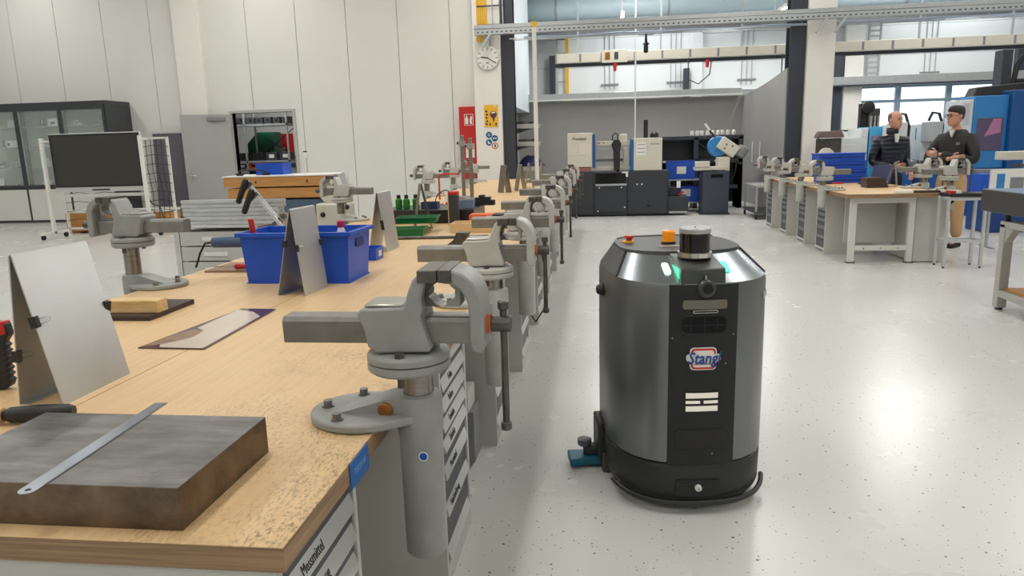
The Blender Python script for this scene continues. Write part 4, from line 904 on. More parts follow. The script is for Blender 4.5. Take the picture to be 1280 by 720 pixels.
bu = root('bus_bar', 'cream power bus bar running across the hall under the ceiling', 'bus bar', (-1.05, BUSY, 3.52))
MB().box(0, 11.8, -0.06, 0.06, 0.0, 0.22).build('trunking', CREAM, bu, 0.005)
MB().box(-0.06, 11.8, 0.08, 0.2, -0.08, 0.0).build('support_rail', ANTH, bu)
for i in range(17): MB().box(0.55+0.66*i, 0.60+0.66*i, -0.066, -0.06, 0.02, 0.20).build('tap_slot', MGREY, bu)
for x in (1.1, 5.45): bx_ = MB().box(x, x+0.62, -0.14, -0.06, -0.04, 0.26).build('tap_off_box', CREAM, bu, 0.006); MB().box(x+0.08, x+0.2, -0.146, -0.14, 0.03, 0.2).build('slot', BRASS, bx_); MB().box(x+0.3, x+0.4, -0.146, -0.14, 0.03, 0.2).build('slot', DGREY, bx_)
for x in (1.42, 3.62, 5.72): MB().cyl((x, -0.1, -0.06), (x, -0.1, -0.24), 0.05, 0.035, 10).build('red_socket', REDP, bu)
for x in (3.72, 5.9): MB().tube([(x, -0.1, -0.05), (x-0.04, -0.1, -0.4), (x-0.3, -0.1, -0.62), (x-0.55, -0.1, -0.5), (x-0.55, -0.1, 0.0)], 0.014, 6).build('cable', DGREY, bu)
for x in (0.5, 2.5, 4.4, 6.4, 8.4, 10.4): MB().box(x, x+0.04, -0.02, 0.02, 0.22, 1.5).build('hanger', ZINC, bu)
t2 = root('sheet_cable_tray', 'galvanised cable tray along the top of the shield wall', 'cable tray', (-1.85, 19.2, 2.67))
MB().box(0, 5.4, -0.1, 0.12, 0.03, 0.17).build('trough', ZINC, t2, 0.005); MB().box(0, 5.4, -0.11, 0.12, 0.0, 0.03).build('edge_strip', PAPER, t2)
t3 = root('sheet_cable_tray', 'galvanised cable tray above the windows on the right', 'cable tray', (5.0, 21.6, 2.96))
MB().box(0, 10.5, -0.12, 0.12, 0, 0.22).build('trough', ZINC, t3, 0.005); MB().box(0, 10.5, -0.13, 0.12, -0.04, 0.0).build('edge_strip', ANTH, t3)
gi = root('crane_girder', 'pale blue round duct under the roof at the far end', 'duct', (-2.0, 20.6, 5.15))
MB().cyl((0, 0, 0), (17, 0, 0), 0.30, n=24).build('duct', mat('pale_blue_duct', (186, 208, 220), 0.4), gi)
for i in range(6): MB().cyl((0.8+3*i, 0, 0), (0.86+3*i, 0, 0), 0.32, n=24).build('clamp_ring', ZINC, gi)
lb2 = root('lower_girder', 'grey steel girder below the round duct', 'girder', (-1.8, 20.9, 4.55))
MB().box(0, 17, -0.08, 0.08, 0, 0.03).build('flange', MGREY, lb2); MB().box(0, 17, -0.02, 0.02, 0.03, 0.25).build('web', MGREY, lb2); MB().box(0, 17, -0.08, 0.08, 0.25, 0.28).build('flange', MGREY, lb2)
for x, y, nm in ((0.55, 19.0, 'small bright tube lamp above the bus bar'), (4.35, 19.0, 'bright tube lamp beside the dark right column')):
    luminaire(x, y, 4.55, 1.5, 0.09, nm, 60)
luminaire(0.8, 17.4, 5.9, 2.6, 0.4, 'long unseen lamp added to brighten the band saw bay', LAMP_W*2.6)  # added fill light for the dark bay, out of view
luminaire(7.5, 18.4, 5.9, 3.0, 0.4, 'long unseen lamp added to brighten the milling machines', LAMP_W*2.6)  # unseen fill added to light the far zone by the windows
luminaire(12.5, 14.0, 6.2, 3.6, 0.5, 'long white lamp over the big blue machine', LAMP_W)
luminaire(1.6, 21.2, 6.2, 3.0, 0.3, 'long unseen lamp added to brighten the facade behind the bay', LAMP_W*1.6, math.pi/2)  # unseen lamp added between duct and facade to whiten the upper panels
luminaire(9.5, 21.2, 6.2, 3.0, 0.3, 'long unseen lamp added to brighten the facade above the windows', LAMP_W*1.6, math.pi/2)  # second added facade light, hidden above the frame
# vertical conduit rods on the facade
for x, nm in ((0.15, 'behind the first red socket'), (2.05, 'left of the thin dark column'), (4.05, 'right of the hanging cables'), (9.0, 'above the two men'), (6.1, 'left of the window bays')):
    t = root('conduit_rods', 'group of thin steel conduits on the facade %s' % nm, 'conduit', (x, FY-0.045, 2.8), 0, 'facade conduits')
    for k in range(3): MB().cyl((0.14*k, 0, 0.3), (0.14*k, 0, 2.6), 0.014, n=6).build('rod', ZINC, t)
    for z in (0.42, 1.9): MB().box(-0.12, 0.4, -0.03, 0.0, z, z+0.05).build('cross_strip', MGREY, t)
yl = root('ladder_rail', 'yellow upright cable ladder at the left of the bay', 'ladder', (-1.0, FY-0.2, 2.8))
for x in (0.0, -0.26): MB().box(x, x+(0.09 if x == 0 else 0.04), -0.03, 0.03, 0, 2.6).build('upright', YELLOW if x == 0 else ZINC, yl)
for i in range(7): MB().box(-0.26, 0.09, -0.02, 0.0, 0.15+0.4*i, 0.18+0.4*i).build('rung', MGREY, yl)
cl = root('cable_ladder', 'upright galvanised cable ladder on the white facade column', 'ladder', (7.4, FY-0.22, 2.9))
for x in (0.0, 0.3): MB().box(x, x+0.04, -0.03, 0.03, 0, 2.6).build('upright', ZINC, cl)
for i in range(18): MB().box(0.04, 0.3, -0.02, 0.0, 0.08+0.14*i, 0.13+0.14*i).build('rung', ZINC, cl)
pg = root('hanging_plug', 'black plug hanging from the wire tray', 'plug', (0.96, 15.81, 3.605)); MB().lathe([(0.03, -0.22), (0.05, -0.2), (0.045, -0.06), (0.08, -0.04), (0.03, 0.0), (0.02, 0.16)], n=12).build('plug_body', BLACK, pg); MB().box(-0.16, 0.16, -0.01, 0.01, 0.13, 0.165).build('hook', ZINC, pg)
dp = root('drop_pipe', 'thin white pipe dropping into the band saw', 'pipe', (0.83, 17.6, 1.2)); MB().cyl((0, 0, 0.4), (0, 0, 5.8), 0.018, n=8).build('tube', WHITE, dp)
dp['label'] = 'thin white pipe dropping behind the band saw'
# steel shelves left of the bay
for i, (z, ln) in enumerate(((2.02, 0.9), (1.62, 0.9), (1.05, 1.0))):
    t = root('wall_shelf', 'grey sheet metal wall shelf left of the bay, %s of three' % ('topmost', 'middle one', 'lowest')[i], 'shelf', (-1.98, 17.2, z), 0, 'bay wall shelves')
    MB().box(-0.16, 0.62, -ln/2, ln/2, 0, 0.02).build('shelf_board', ZINC, t); MB().box(-0.16, 0.62, -ln/2-0.01, -ln/2, -0.08, 0.02).build('front_lip', CAB, t); MB().prism([(-0.16, -0.22), (-0.16, 0), (0.55, 0)], 'y', ln/2-0.03, ln/2).build('bracket', MGREY, t)
for i, (x, y, z, m, nm) in enumerate(((-1.75, 17.0, 2.04, DSTEEL, 'dark steel scrap piece on the topmost bay shelf'), (-1.7, 17.1, 1.64, DSTEEL, 'dark steel offcut on the middle bay shelf'), (-1.62, 17.05, 1.07, mat('navy_cloth', (26, 34, 84), 0.7), 'dark blue cloth heap on the lowest bay shelf'))):
    b = MB(); r2 = random.Random(i)
    for q in range(3 if i < 2 else 1): 
        if i < 2: b.cbox((-0.12+0.1*q, 0.06*q, 0.03), (0.16, 0.3, 0.06), (0, 0, q*0.5))
        else:
            prof = []
            rings = []
            for j in range(5):
                rr = 0.26*(1-j/5)**0.6
                rings.append([Vector((1.2*rr*math.cos(a*0.5236)*(1+0.15*r2.random()), rr*math.sin(a*0.5236)*(1+0.15*r2.random()), 0.055*j*(1+0.2*r2.random()) if j else 0.0)) for a in range(12)])
            b.loft(rings)
    tag(b.build('steel_offcut' if i < 2 else 'cloth_heap', m, None, 0, (x, y, z)), nm, 'offcut' if i < 2 else 'cloth')

# ------------------------------------------------------------------ cleaning robot
rb = root('cleaning_robot', 'tall dark grey cleaning robot with a sensor turret in the aisle', 'robot', (0.356, 3.235, 0), math.radians(8))
RA, RF, RBk = 0.343, 0.40, 0.40
def oy(x, front=True, s=1.0):
    a, b_, n = RA*s, (RF if front else RBk)*s, (2.5 if front else 4.0)
    return -b_*(max(0.0, 1-abs(x/a)**n))**(1/n) if front else b_*(max(0.0, 1-abs(x/a)**n))**(1/n)
def outline(s=1.0, N=48, ex=0.0):
    p = []
    for i in range(N):
        t = 2*math.pi*i/N; c, q = math.cos(t), math.sin(t)
        n = 2.5 if q < 0 else 4.0; b_ = RF if q < 0 else RBk
        p.append(((RA*s+ex)*math.copysign(abs(c)**(2/n), c), (b_*s+ex)*math.copysign(abs(q)**(2/n), q)))
    return p
def ring(s, z, ex=0.0, dy=0.0, sy=None): return [Vector((x, y*(sy or 1)+dy, z)) for x, y in outline(s, 48, ex)]
RBLK = mat('robot_black_shell', (38, 40, 43), 0.48, var=0.05, vs=20)
RPAN = mat('robot_front_panel', (40, 41, 42), 0.5, var=0.04, vs=30, spec=0.3)
RSIL = mat('robot_silver_hood', (138, 145, 152), 0.27, metal=0.9)
RLID = mat('robot_lid', (58, 59, 60), 0.5, var=0.05, vs=12)
MB().loft([ring(0.97, 0.215), ring(1.0, 0.225), ring(1.003, 0.6), ring(1.0, 0.965), ring(0.985, 0.985)]).build('body_shell', GUN, rb, angle=50)
MB().loft([ring(0.985, 0.208), ring(0.985, 0.216)]).build('seam', BLACKG, rb)
MB().loft([ring(0.97, 0.055), ring(0.99, 0.075), ring(1.0, 0.20), ring(0.985, 0.208)]).build('base_skirt', RBLK, rb, angle=50)
MB().loft([ring(0.9, 0.02), ring(0.93, 0.055)]).build('undercarriage', RUBBER, rb)
for x in (-0.22, 0.22): MB().cyl((x-0.03, 0.15, 0.075), (x+0.03, 0.15, 0.075), 0.075, n=18).build('wheel', RUBBER, rb)
for x in (-0.15, 0.15): MB().cyl((x-0.015, -0.2, 0.035), (x+0.015, -0.2, 0.035), 0.035, n=14).build('castor', RUBBER, rb)
# bumper lip around the front foot
bp_ = [p for p in outline(1.0, 96, 0.012) if p[1] < -0.17]
bp_.sort(key=lambda p: p[0])
MB().tube([(x, y, 0.05 + 0.02*max(0, (abs(x)/RA)**8)) for x, y in bp_], 0.011, 8).build('bumper', RBLK, rb)
# hood: slope ring split into silver front and black rear
N = 48; lo = ring(0.985, 0.985); hi = [Vector((x*0.79, (y*0.55 if y < 0 else y*0.78)+0.06, 1.07)) for x, y in outline(1.0, N)]
def slope(idx, m, nm, up=0.0):
    b = MB()
    vs = []
    for i in idx: vs += [lo[i % N]+Vector((0, 0, up)), hi[i % N]+Vector((0, 0, up))]
    b._faces(vs, [(2*k, 2*k+2, 2*k+3, 2*k+1) for k in range(len(idx)-1)]); return b.build(nm, m, rb, angle=30)
slope(list(range(27, 46)), RSIL, 'silver_hood')
slope(list(range(45, 48)) + list(range(0, 28)), RLID, 'rear_hood', 0.002)
MB().loft([[v.copy() for v in hi], [Vector((v.x*0.985, (v.y-0.06)*0.985+0.06, 1.082)) for v in hi]]).build('lid', RLID, rb, angle=30)
MB().tube([Vector((v.x*0.96, v.y, 1.083)) for v in hi[5:20]], 0.006, 6).build('lid_rail', mat('grey_trim', (110, 112, 114), 0.4), rb)
# seams of the hood
MB().tube([lo[45]+Vector((0, 0, 0.003)), hi[45]+Vector((0, 0, 0.004))], 0.004, 6).build('hood_seam', BLACK, rb); MB().tube([lo[27]+Vector((0, 0, 0.003)), hi[27]+Vector((0, 0, 0.004))], 0.004, 6).build('hood_seam', BLACK, rb)
# front panel strip following the curved nose
def strip_on(x0, x1, z0, z1, m, nm, out=0.004, parent=None, bev=0.0, corner=0.0, thick=0.006):
    b = MB(); k = 12
    if corner: xs_ = [x0+corner*(1-math.cos(math.pi/2*i/4)) for i in range(4)] + [x0+corner+(x1-x0-2*corner)*i/k for i in range(k+1)] + [x1-corner*(1-math.sin(math.pi/2*(i+1)/4)) + 0 for i in range(0)] + [x1-corner*(1-math.sin(math.pi/2*(i+1)/4)) for i in range(4)]
    else: xs_ = [x0+(x1-x0)*i/k for i in range(k+1)]
    rings = []
    for x in xs_:
        d = 0.0
        if corner:
            e = max(x0+corner-x, x-(x1-corner), 0.0); d = corner-math.sqrt(max(0.0, corner*corner-e*e))
            d = min(d, (z1-z0)/2-0.0004)
        y = oy(x)*1.003-out
        rings.append([Vector((x, y, z0+d)), Vector((x, y, z1-d)), Vector((x, y+thick, z1-d)), Vector((x, y+thick, z0+d))])
    b.loft(rings)
    return b.build(nm, m, parent or rb, bev)
fp = strip_on(-0.138, 0.138, 0.222, 0.982, RPAN, 'front_panel', 0.004, thick=0.012)
strip_on(-0.088, 0.088, 0.885, 0.922, mat('warm_grey_grip', (112, 108, 98), 0.4), 'grip_bar', 0.012, corner=0.008)
strip_on(-0.048, 0.052, 0.868, 0.880, STEEL, 'slot_rim', 0.009, corner=0.005); strip_on(-0.044, 0.048, 0.871, 0.877, BLACKG, 'slot', 0.010, corner=0.003)
strip_on(-0.100, 0.096, 0.780, 0.860, BLACKG, 'sensor_window_rim', 0.006, corner=0.03)
strip_on(-0.092, 0.088, 0.786, 0.854, mat('navy_black_window', (12, 12, 20), 0.15, spec=0.2), 'sensor_window', 0.0075, corner=0.026)
strip_on(-0.09, 0.086, 0.817, 0.820, BLACK, 'window_bar', 0.009)
for x in (-0.055, 0.0, 0.052): strip_on(x-0.0012, x+0.0012, 0.792, 0.848, BLACK, 'window_bar', 0.009)
# maker's badge
bd = strip_on(-0.056, 0.052, 0.632, 0.726, PAPER, 'badge', 0.007, corner=0.016)
strip_on(-0.052, 0.048, 0.636, 0.722, mat('badge_red', (200, 46, 48), 0.4), 'badge_ring', 0.008, bd, corner=0.014); strip_on(-0.044, 0.040, 0.644, 0.714, mat('badge_cream', (236, 226, 214), 0.4), 'badge_field', 0.009, bd, corner=0.010)
strip_on(-0.070, 0.068, 0.668, 0.698, PAPER, 'badge_band', 0.0097, bd, corner=0.010)
LBLUE = mat('badge_blue', (28, 68, 148), 0.4)
lt = text('Stangl', 0.068, LBLUE, bd, (-0.001, oy(0)*1.003-0.0125, 0.681), (math.pi/2, 0, 0), extrude=0.0012, shear=0.22, bold=0.0008, sx=0.82)
for v in lt.data.vertices: v.co.z -= (oy(v.co.x*0.82)-oy(0))
strip_on(-0.040, 0.036, 0.655, 0.659, mat('badge_grey', (150, 130, 126), 0.5), 'badge_small_print', 0.0100, bd)
# display bars
strip_on(-0.075, 0.067, 0.450, 0.540, BLACKG, 'display_window', 0.006, corner=0.006)
LCD = mat('pale_display_bar', (232, 226, 214), 0.4, emit=0.25)
for x0, x1, z0, z1 in ((-0.069, 0.062, 0.512, 0.534), (-0.069, -0.011, 0.489, 0.501), (0.004, 0.062, 0.489, 0.501), (-0.069, 0.062, 0.456, 0.478)): strip_on(x0, x1, z0, z1, LCD, 'display_bar', 0.0085)
strip_on(-0.108, 0.100, 0.286, 0.378, BLACKG, 'lower_opening_rim', 0.006, corner=0.016); strip_on(-0.102, 0.094, 0.291, 0.372, mat('void_black', (12, 12, 20), 0.3), 'lower_opening', 0.0075, corner=0.014)
for x, z in ((-0.125, 0.765), (0.122, 0.775), (0.092, 0.655), (0.045, 0.268)): strip_on(x-0.002, x+0.002, z-0.003, z+0.003, STEEL, 'screw', 0.006)
strip_on(-0.10, 0.085, 0.075, 0.150, mat('skirt_recess', (28, 29, 31), 0.6), 'skirt_recess', 0.004, corner=0.01)
MB().lathe([(0.004, 0), (0.014, 0), (0.014, 0.012), (0.006, 0.014)], c=(-0.01, oy(0)*1.0-0.004, 0.118), rot=(math.pi/2, 0, 0), n=18).build('charge_button', PAPER, rb); MB().lathe([(0.002, 0), (0.007, 0.001)], c=(-0.01, oy(0)-0.0185, 0.118), rot=(math.pi/2, 0, 0), n=14).build('button_ring', STEEL, rb)
# turret
tb_ = MB(); tb_.prism([(-0.392, 0.955), (-0.385, 1.045), (-0.19, 1.075), (-0.12, 1.075), (-0.12, 0.99)], 'x', -0.092, 0.086); tb_.build('turret_base', mat('turret_grey', (78, 82, 78), 0.3, metal=0.5), rb, 0.006)
tu = MB().lathe([(0.064, 1.066), (0.070, 1.072), (0.070, 1.092)], c=(0.0, -0.235, 0), n=36).build('turret_collar', STEEL, rb); MB().box(0.0, 0.034, -0.307, -0.303, 1.073, 1.088).build('collar_label', PAPER, tu)
MB().cyl((0, -0.235, 1.092), (0, -0.235, 1.170), 0.062, n=36).build('sensor_window_ring', mat('lidar_glass', (14, 10, 10), 0.08), rb, angle=30)
MB().lathe([(0.063, 1.170), (0.064, 1.173), (0.064, 1.188), (0.060, 1.192), (0.006, 1.192)], c=(0, -0.235, 0), n=36).build('sensor_cap', mat('matt_aluminium', (186, 186, 188), 0.4, metal=0.8), rb); MB().cyl((0.0, -0.235, 1.192), (0.0, -0.235, 1.194), 0.005, n=10).build('cap_screw', BLACK, rb)
# camera eye
MB().lathe([(0.030, -0.05), (0.034, -0.045), (0.036, 0.02), (0.028, 0.028)], c=(0.004, -0.395, 0.966), rot=(math.pi/2-0.12, 0, 0), n=24).build('camera_housing', mat('camera_grey', (70, 72, 76), 0.3, metal=0.4), rb)
MB().lathe([(0.002, 0.027), (0.018, 0.0275), (0.019, 0.033), (0.002, 0.034)], c=(0.004, -0.397, 0.966), rot=(math.pi/2-0.12, 0, 0), n=20).build('camera_lens', BLACKG, rb); MB().box(-0.003, 0.003, -0.41, -0.39, 0.995, 1.02).build('camera_fin', STEEL, rb)
# status lights on the hood
for s, m, nm in ((-1, mat('status_light_white', (226, 255, 244), 0.4, emit=2.5), 'status_light'), (1, mat('status_light_green', (70, 235, 180), 0.4, emit=1.6), 'status_light')):
    x = 0.122*s-0.003; tilt = math.atan2(0.082, 0.235)
    b = MB(); pts = rrect(0.026, 0.085, 0.012, 4); mt_ = Matrix.Translation((x, -0.265, 1.024)) @ Matrix.Rotation(tilt, 4, 'X')
    b.loft([[mt_ @ Vector((u, v, 0.0)) for u, v in pts], [mt_ @ Vector((u, v, 0.009)) for u, v in pts]]); b.build(nm, m, rb)
MB().box(-0.0945, -0.092, -0.36, -0.22, 1.0, 1.04).build('turret_side_light', mat('green_glow', (40, 200, 140), 0.4, emit=1.2), rb)
# beacon, stop button, lid grip
MB().lathe([(0.034, 1.082), (0.034, 1.09), (0.02, 1.092)], c=(-0.03, 0.10, 0), n=20).build('beacon_base', BLACK, rb)
bc = MB(); prof = [(0.028, 1.09), (0.029, 1.135), (0.022, 1.142), (0.004, 1.144)]
bc.lathe(prof, c=(-0.03, 0.10, 0), n=20); bc.build('orange_beacon', mat('amber_lens', (232, 140, 20), 0.25, emit=0.25), rb, angle=15)
MB().lathe([(0.03, 1.082), (0.03, 1.088), (0.01, 1.09)], c=(-0.205, 0.17, 0), n=16).build('stop_collar', YELLOW, rb); MB().lathe([(0.014, 1.088), (0.014, 1.1), (0.024, 1.104), (0.022, 1.114), (0.004, 1.116)], c=(-0.2, 0.17, 0), n=16).build('stop_button', REDP, rb)
MB().box(-0.10, 0.0, -0.02, 0.005, 1.080, 1.086).build('lid_slot', mat('pale_lid_insert', (170, 160, 156), 0.35), rb, 0.002)
MB().lathe([(0.026, -0.03), (0.03, 0), (0.018, 0.022), (0.004, 0.026)], c=(-0.352, 0.02, 0.89), rot=(0, -math.pi/2, 0), n=16).build('side_knob', BLACK, rb)
for i, (x, w) in enumerate(((0.285, 0.03), (0.315, 0.018), (0.337, 0.01))):
    y = oy(x); yw = oy(x+w*0.7); ang = math.atan2(yw-y, w*0.7)
    MB().cbox((x, y-0.004, 0.905), (w*0.8, 0.004, 0.03), (0, 0, ang)).build('sticker', mat('silver_sticker', (196, 198, 198), 0.35), rb)
# squeegee sticking out at the rear left
MB().prism([(-0.50, 0.04), (-0.43, 0.055), (-0.31, 0.06), (-0.31, 0.16), (-0.505, 0.16)], 'z', 0.015, 0.055).build('squeegee_blade', TEAL, rb, 0.006)
MB().box(-0.43, -0.31, 0.08, 0.14, 0.05, 0.10).build('squeegee_arm', RBLK, rb, 0.008); MB().lathe([(0.028, 0.10), (0.034, 0.106), (0.034, 0.132), (0.024, 0.137)], c=(-0.425, 0.105, 0), n=20).build('squeegee_knob', mat('knob_grey', (84, 88, 94), 0.4), rb)
MB().box(-0.37, -0.335, 0.02, 0.2, 0.06, 0.24).build('side_bracket', RBLK, rb, 0.01); MB().box(-0.352, -0.31, 0.0, 0.1, 0.0, 0.10).build('side_brush_mount', DSTEEL, rb, 0.01)

# ------------------------------------------------------------------ right hand bench row
worktop('bench_worktop', 2.97, 4.14, 9.08, 13.45, 'beech worktop of the right hand bench before the two men', TOP2)
R8 = [0.075]*5 + [0.1, 0.13, 0.17]
DRW = mat('dark_drawer_grey', (70, 74, 80), 0.45)
for y0, nm in ((9.99, 'nearest to the camera'), (10.95, 'second of four'), (12.0, 'third of four'), (13.03, 'farthest of four')):
    drawer_cabinet('narrow drawer cabinet of the right bench, ' + nm, 3.0, 3.62, y0, y0+0.40, R8, -1, body=CABW, front=DRW, group='right bench drawer cabinets', grip=mat('grey_grip', (120, 124, 130), 0.4))
for y, nm in ((9.86, 'nearest of four, before the blue boxes'), (10.92, 'second of the aisle side four'), (11.97, 'third of the aisle side four'), (13.0, 'farthest of the aisle side four')):
    make_vise('pale grey vise on the right bench, ' + nm, (2.902, y, BT), math.pi, lift=0.0, paint=VISEL, handle=False, post_len=0.22)
for y, nm in ((9.31, 'nearest'), (10.02, 'between the two men')):
    make_vise('pale grey vise on the window side of the right bench, ' + nm, (4.225, y, BT), 0, lift=0.0, paint=VISEL, post_len=0.22)
bfm = root('bench_trestle', 'white steel end frame carrying the right bench', 'frame', (3.43, 9.22, 0))
for x in (-0.34, 0.34): MB().box(x-0.035, x+0.035, -0.03, 0.03, 0.01, 0.81).build('leg', CABW, bfm, 0.004); MB().box(x-0.05, x+0.05, -0.04, 0.04, 0, 0.012).build('foot', DGREY, bfm)
MB().box(-0.305, 0.305, -0.03, 0.03, 0.74, 0.81).build('top_rail', CABW, bfm, 0.004); MB().box(-0.305, 0.305, -0.03, 0.03, 0.155, 0.215).build('cross_rail', CABW, bfm, 0.004)
for x in (-0.2, 0.0, 0.2): MB().cyl((x, -0.03, 0.185), (x, -0.033, 0.185), 0.008, n=8).build('bolt_hole', DGREY, bfm)
tag(MB().box(3.12, 3.74, 9.60, 9.62, 0.2, 0.80).build('back_panel_sheet', CAB), 'grey sheet panel behind the white end frame', 'panel')
tag(MB().box(3.82, 4.16, 9.22, 9.9, 0.01, 0.805).build('side_cabinet', CAB, None, 0.004), 'plain grey cabinet side right of the white end frame', 'cabinet')
# tools and cases on the right bench
def lidded(label, x, y, z, w, d, h, rz=0):
    t = root('blue_box', label, 'box', (x, y, z), rz, 'stacked blue boxes')
    MB().box(-w/2, w/2, -d/2, d/2, 0, h*0.82).build('body', BLUE, t, 0.006); MB().box(-w/2-0.01, w/2+0.01, -d/2-0.01, d/2+0.01, h*0.82, h).build('lid', BLUE, t, 0.006); MB().box(-w*0.45, w*0.45, -d/2-0.012, -d/2, h*0.4, h*0.5).build('rib', mat('dark_blue_plastic', (14, 40, 110), 0.5), t)
for i in range(4): lidded('blue plastic box on the right bench, %s of the stack of four' % ('bottom', 'second', 'third', 'top')[i], 3.66-0.015*i, 11.6, BT+0.112*i, 0.66, 0.4, 0.111)
lp = root('laptop', 'open dark blue laptop lid beside the blue box stack', 'laptop', (3.93, 10.95, BT), math.radians(-60))
MB().box(-0.17, 0.17, -0.12, 0.12, 0, 0.02).build('keyboard_base', DGREY, lp, 0.004); MB().cbox((0, 0.15, 0.14), (0.34, 0.014, 0.26), (math.radians(-15), 0, 0)).build('lid', mat('navy_lid', (44, 48, 92), 0.4), lp, 0.004)
bxn = root('brown_case', 'dark brown slanted case on the right bench', 'case', (3.70, 10.3, BT)); MB().prism([(-0.13, 0), (0.15, 0), (0.09, 0.12), (-0.14, 0.12)], 'y', -0.12, 0.12).build('body', BROWN, bxn, 0.006); MB().box(-0.14, 0.09, -0.11, 0.11, 0.12, 0.135).build('lid', BROWN, bxn, 0.004)
tent('sheet metal tent on the right bench before the man in the navy jacket', 3.90, 4.04, 10.30, 10.56, 4.0, BT+0.33, rz=math.radians(-25))
wcl = mat('white_card', (228, 224, 214), 0.6)
for x0, x1, m, nm in ((3.52, 3.72, wcl, 'white flat box on the near edge of the right bench'), (3.73, 4.02, BROWN, 'dark brown flat box on the near edge of the right bench'), (4.03, 4.16, wcl, 'small white card box at the near right bench corner')): tag(MB().box(x0, x1, 9.085, 9.165, BT+0.0005, BT+0.03).build('flat_box', m, None, 0.003), nm, 'box')
rt = root('red_black_pliers', 'red and black pliers before the blue box stack', 'pliers', (3.45, 11.2, BT)); MB().box(-0.03, 0.14, -0.015, 0.015, 0, 0.025).build('red_grip', REDP, rt, 0.005); MB().box(-0.16, -0.03, -0.02, 0.02, 0, 0.025).build('jaws', BLACK, rt, 0.005)
# aluminium stool frame with black top
st = root('profile_stand', 'aluminium profile stand with black top beside the right bench', 'stand', (4.19, 8.92, 0))
for x in (-0.2, 0.2):
    for y in (-0.13, 0.10): MB().box(x-0.016, x+0.016, y-0.016, y+0.016, 0.02, 0.83).build('leg', ALU, st, 0.003); MB().cyl((x, y, 0), (x, y, 0.02), 0.012, n=10).build('foot', BLACK, st)
for y in (-0.13, 0.10):
    for z in (0.30, 0.79): MB().box(-0.184, 0.184, y-0.014, y+0.014, z, z+0.032).build('rail', ALU, st, 0.003)
for x in (-0.2, 0.2):
    for z in (0.30, 0.79): MB().box(x-0.014, x+0.014, -0.114, 0.084, z, z+0.032).build('rail', ALU, st, 0.003); MB().cbox((x*0.86, -0.13, 0.765), (0.02, 0.02, 0.06), (0, 0.78 if x < 0 else -0.78, 0)).build('corner_bracket', BLACK, st)
MB().box(-0.2, 0.26, -0.16, 0.12, 0.832, 0.87).build('black_top', BLACK, st, 0.004)
tc2 = root('red_white_box', 'small red and white box on the aluminium stand', 'box', (4.06, 8.85, 0.8705)); MB().box(-0.06, 0.0, -0.06, 0.06, 0, 0.03).build('red_half', REDP, tc2); MB().box(0.0, 0.06, -0.06, 0.06, 0, 0.03).build('white_half', PAPER, tc2)
# granite plate on steel stand at the right edge
gp = root('granite_plate', 'thick dark surface plate at the right edge', 'surface plate', (3.43, 6.3, 0.855))
MB().box(0, 1.1, -0.75, 0.66, 0, 0.19).build('slab', mat('dark_granite', (62, 60, 60), 0.35, var=0.08, vs=60), gp, 0.004); MB().box(0.004, 1.096, -0.746, 0.656, 0.19, 0.194).build('blue_top_sheet', mat('blue_grey_sheet', (90, 108, 138), 0.4), gp)
gs = root('plate_stand', 'welded steel stand with wooden shelf under the dark surface plate', 'stand', (3.43, 6.3, 0))
SS = mat('pale_stand_paint', (176, 174, 168), 0.45)
for y in (0.36, -0.30):
    for x in (0.09, 0.95): MB().box(x-0.04, x+0.04, y-0.04, y+0.04, 0.02, 0.76).build('leg', SS, gs, 0.005); MB().cyl((x, y, 0), (x, y, 0.02), 0.03, n=12).build('foot', BLACK, gs); MB().cyl((x, y, 0.785), (x, y, 0.854), 0.025, n=12).build('levelling_screw', BLACK, gs)
for x in (0.09, 0.95): MB().box(x-0.04, x+0.04, -0.34, 0.40, 0.73, 0.785).build('top_rail', SS, gs, 0.004); MB().box(x-0.04, x+0.04, -0.26, 0.32, 0.12, 0.18).build('low_rail', SS, gs, 0.004)
MB().box(0.13, 0.91, 0.33, 0.39, 0.73, 0.78).build('cross_rail', SS, gs); MB().prism([(0.32, 0.73), (0.20, 0.73), (0.32, 0.60)], 'x', 0.06, 0.12).build('gusset', SS, gs); MB().box(0.10, 0.94, -0.27, 0.33, 0.181, 0.20).build('wooden_shelf', WOODO, gs)
gb = root('grey_drawer_box', 'dark grey drawer box with pale frame at the right edge floor', 'cabinet', (3.62, 5.62, 0)); MB().box(-0.17, 0.4, -0.25, 0.22, 0, 0.5).build('carcass', SS, gb, 0.004); MB().box(-0.176, -0.17, -0.22, 0.19, 0.06, 0.45).build('drawer', DGREY, gb)

# ------------------------------------------------------------------ band saw bay
SAWD = mat('saw_dark_body', (46, 49, 56), 0.5, var=0.05, vs=3)
bs = root('band_saw', 'large dark band saw with two white guard boxes in the bay', 'band saw', (0.4, 15.95, 0))
MB().box(-1.05, 1.04, -0.45, 0.4, 0.04, 0.95).build('machine_base', SAWD, bs, 0.01)
MB().box(-1.05, -0.55, -0.47, -0.45, 0.06, 0.97).build('side_panel', SAWD, bs, 0.006); MB().box(-0.52, 0.16, -0.475, -0.45, 0.10, 0.66).build('front_door', SAWD, bs, 0.006); MB().box(0.19, 1.0, -0.475, -0.45, 0.06, 0.94).build('front_door', SAWD, bs, 0.006)
MB().box(-0.5, 0.14, -0.46, -0.40, 0.68, 0.92).build('chip_recess', BLACKG, bs)
for x, z in ((-0.42, 0.62), (0.05, 0.62), (0.38, 0.68), (0.48, 0.68), (-0.45, 0.12), (0.12, 0.2)): MB().cyl((x, -0.475, z), (x, -0.485, z), 0.016, n=10).build('screw', PAPER, bs)
MB().cyl((0.62, -0.475, 0.22), (0.62, -0.49, 0.22), 0.03, n=14).build('cable_port', BLACKG, bs)
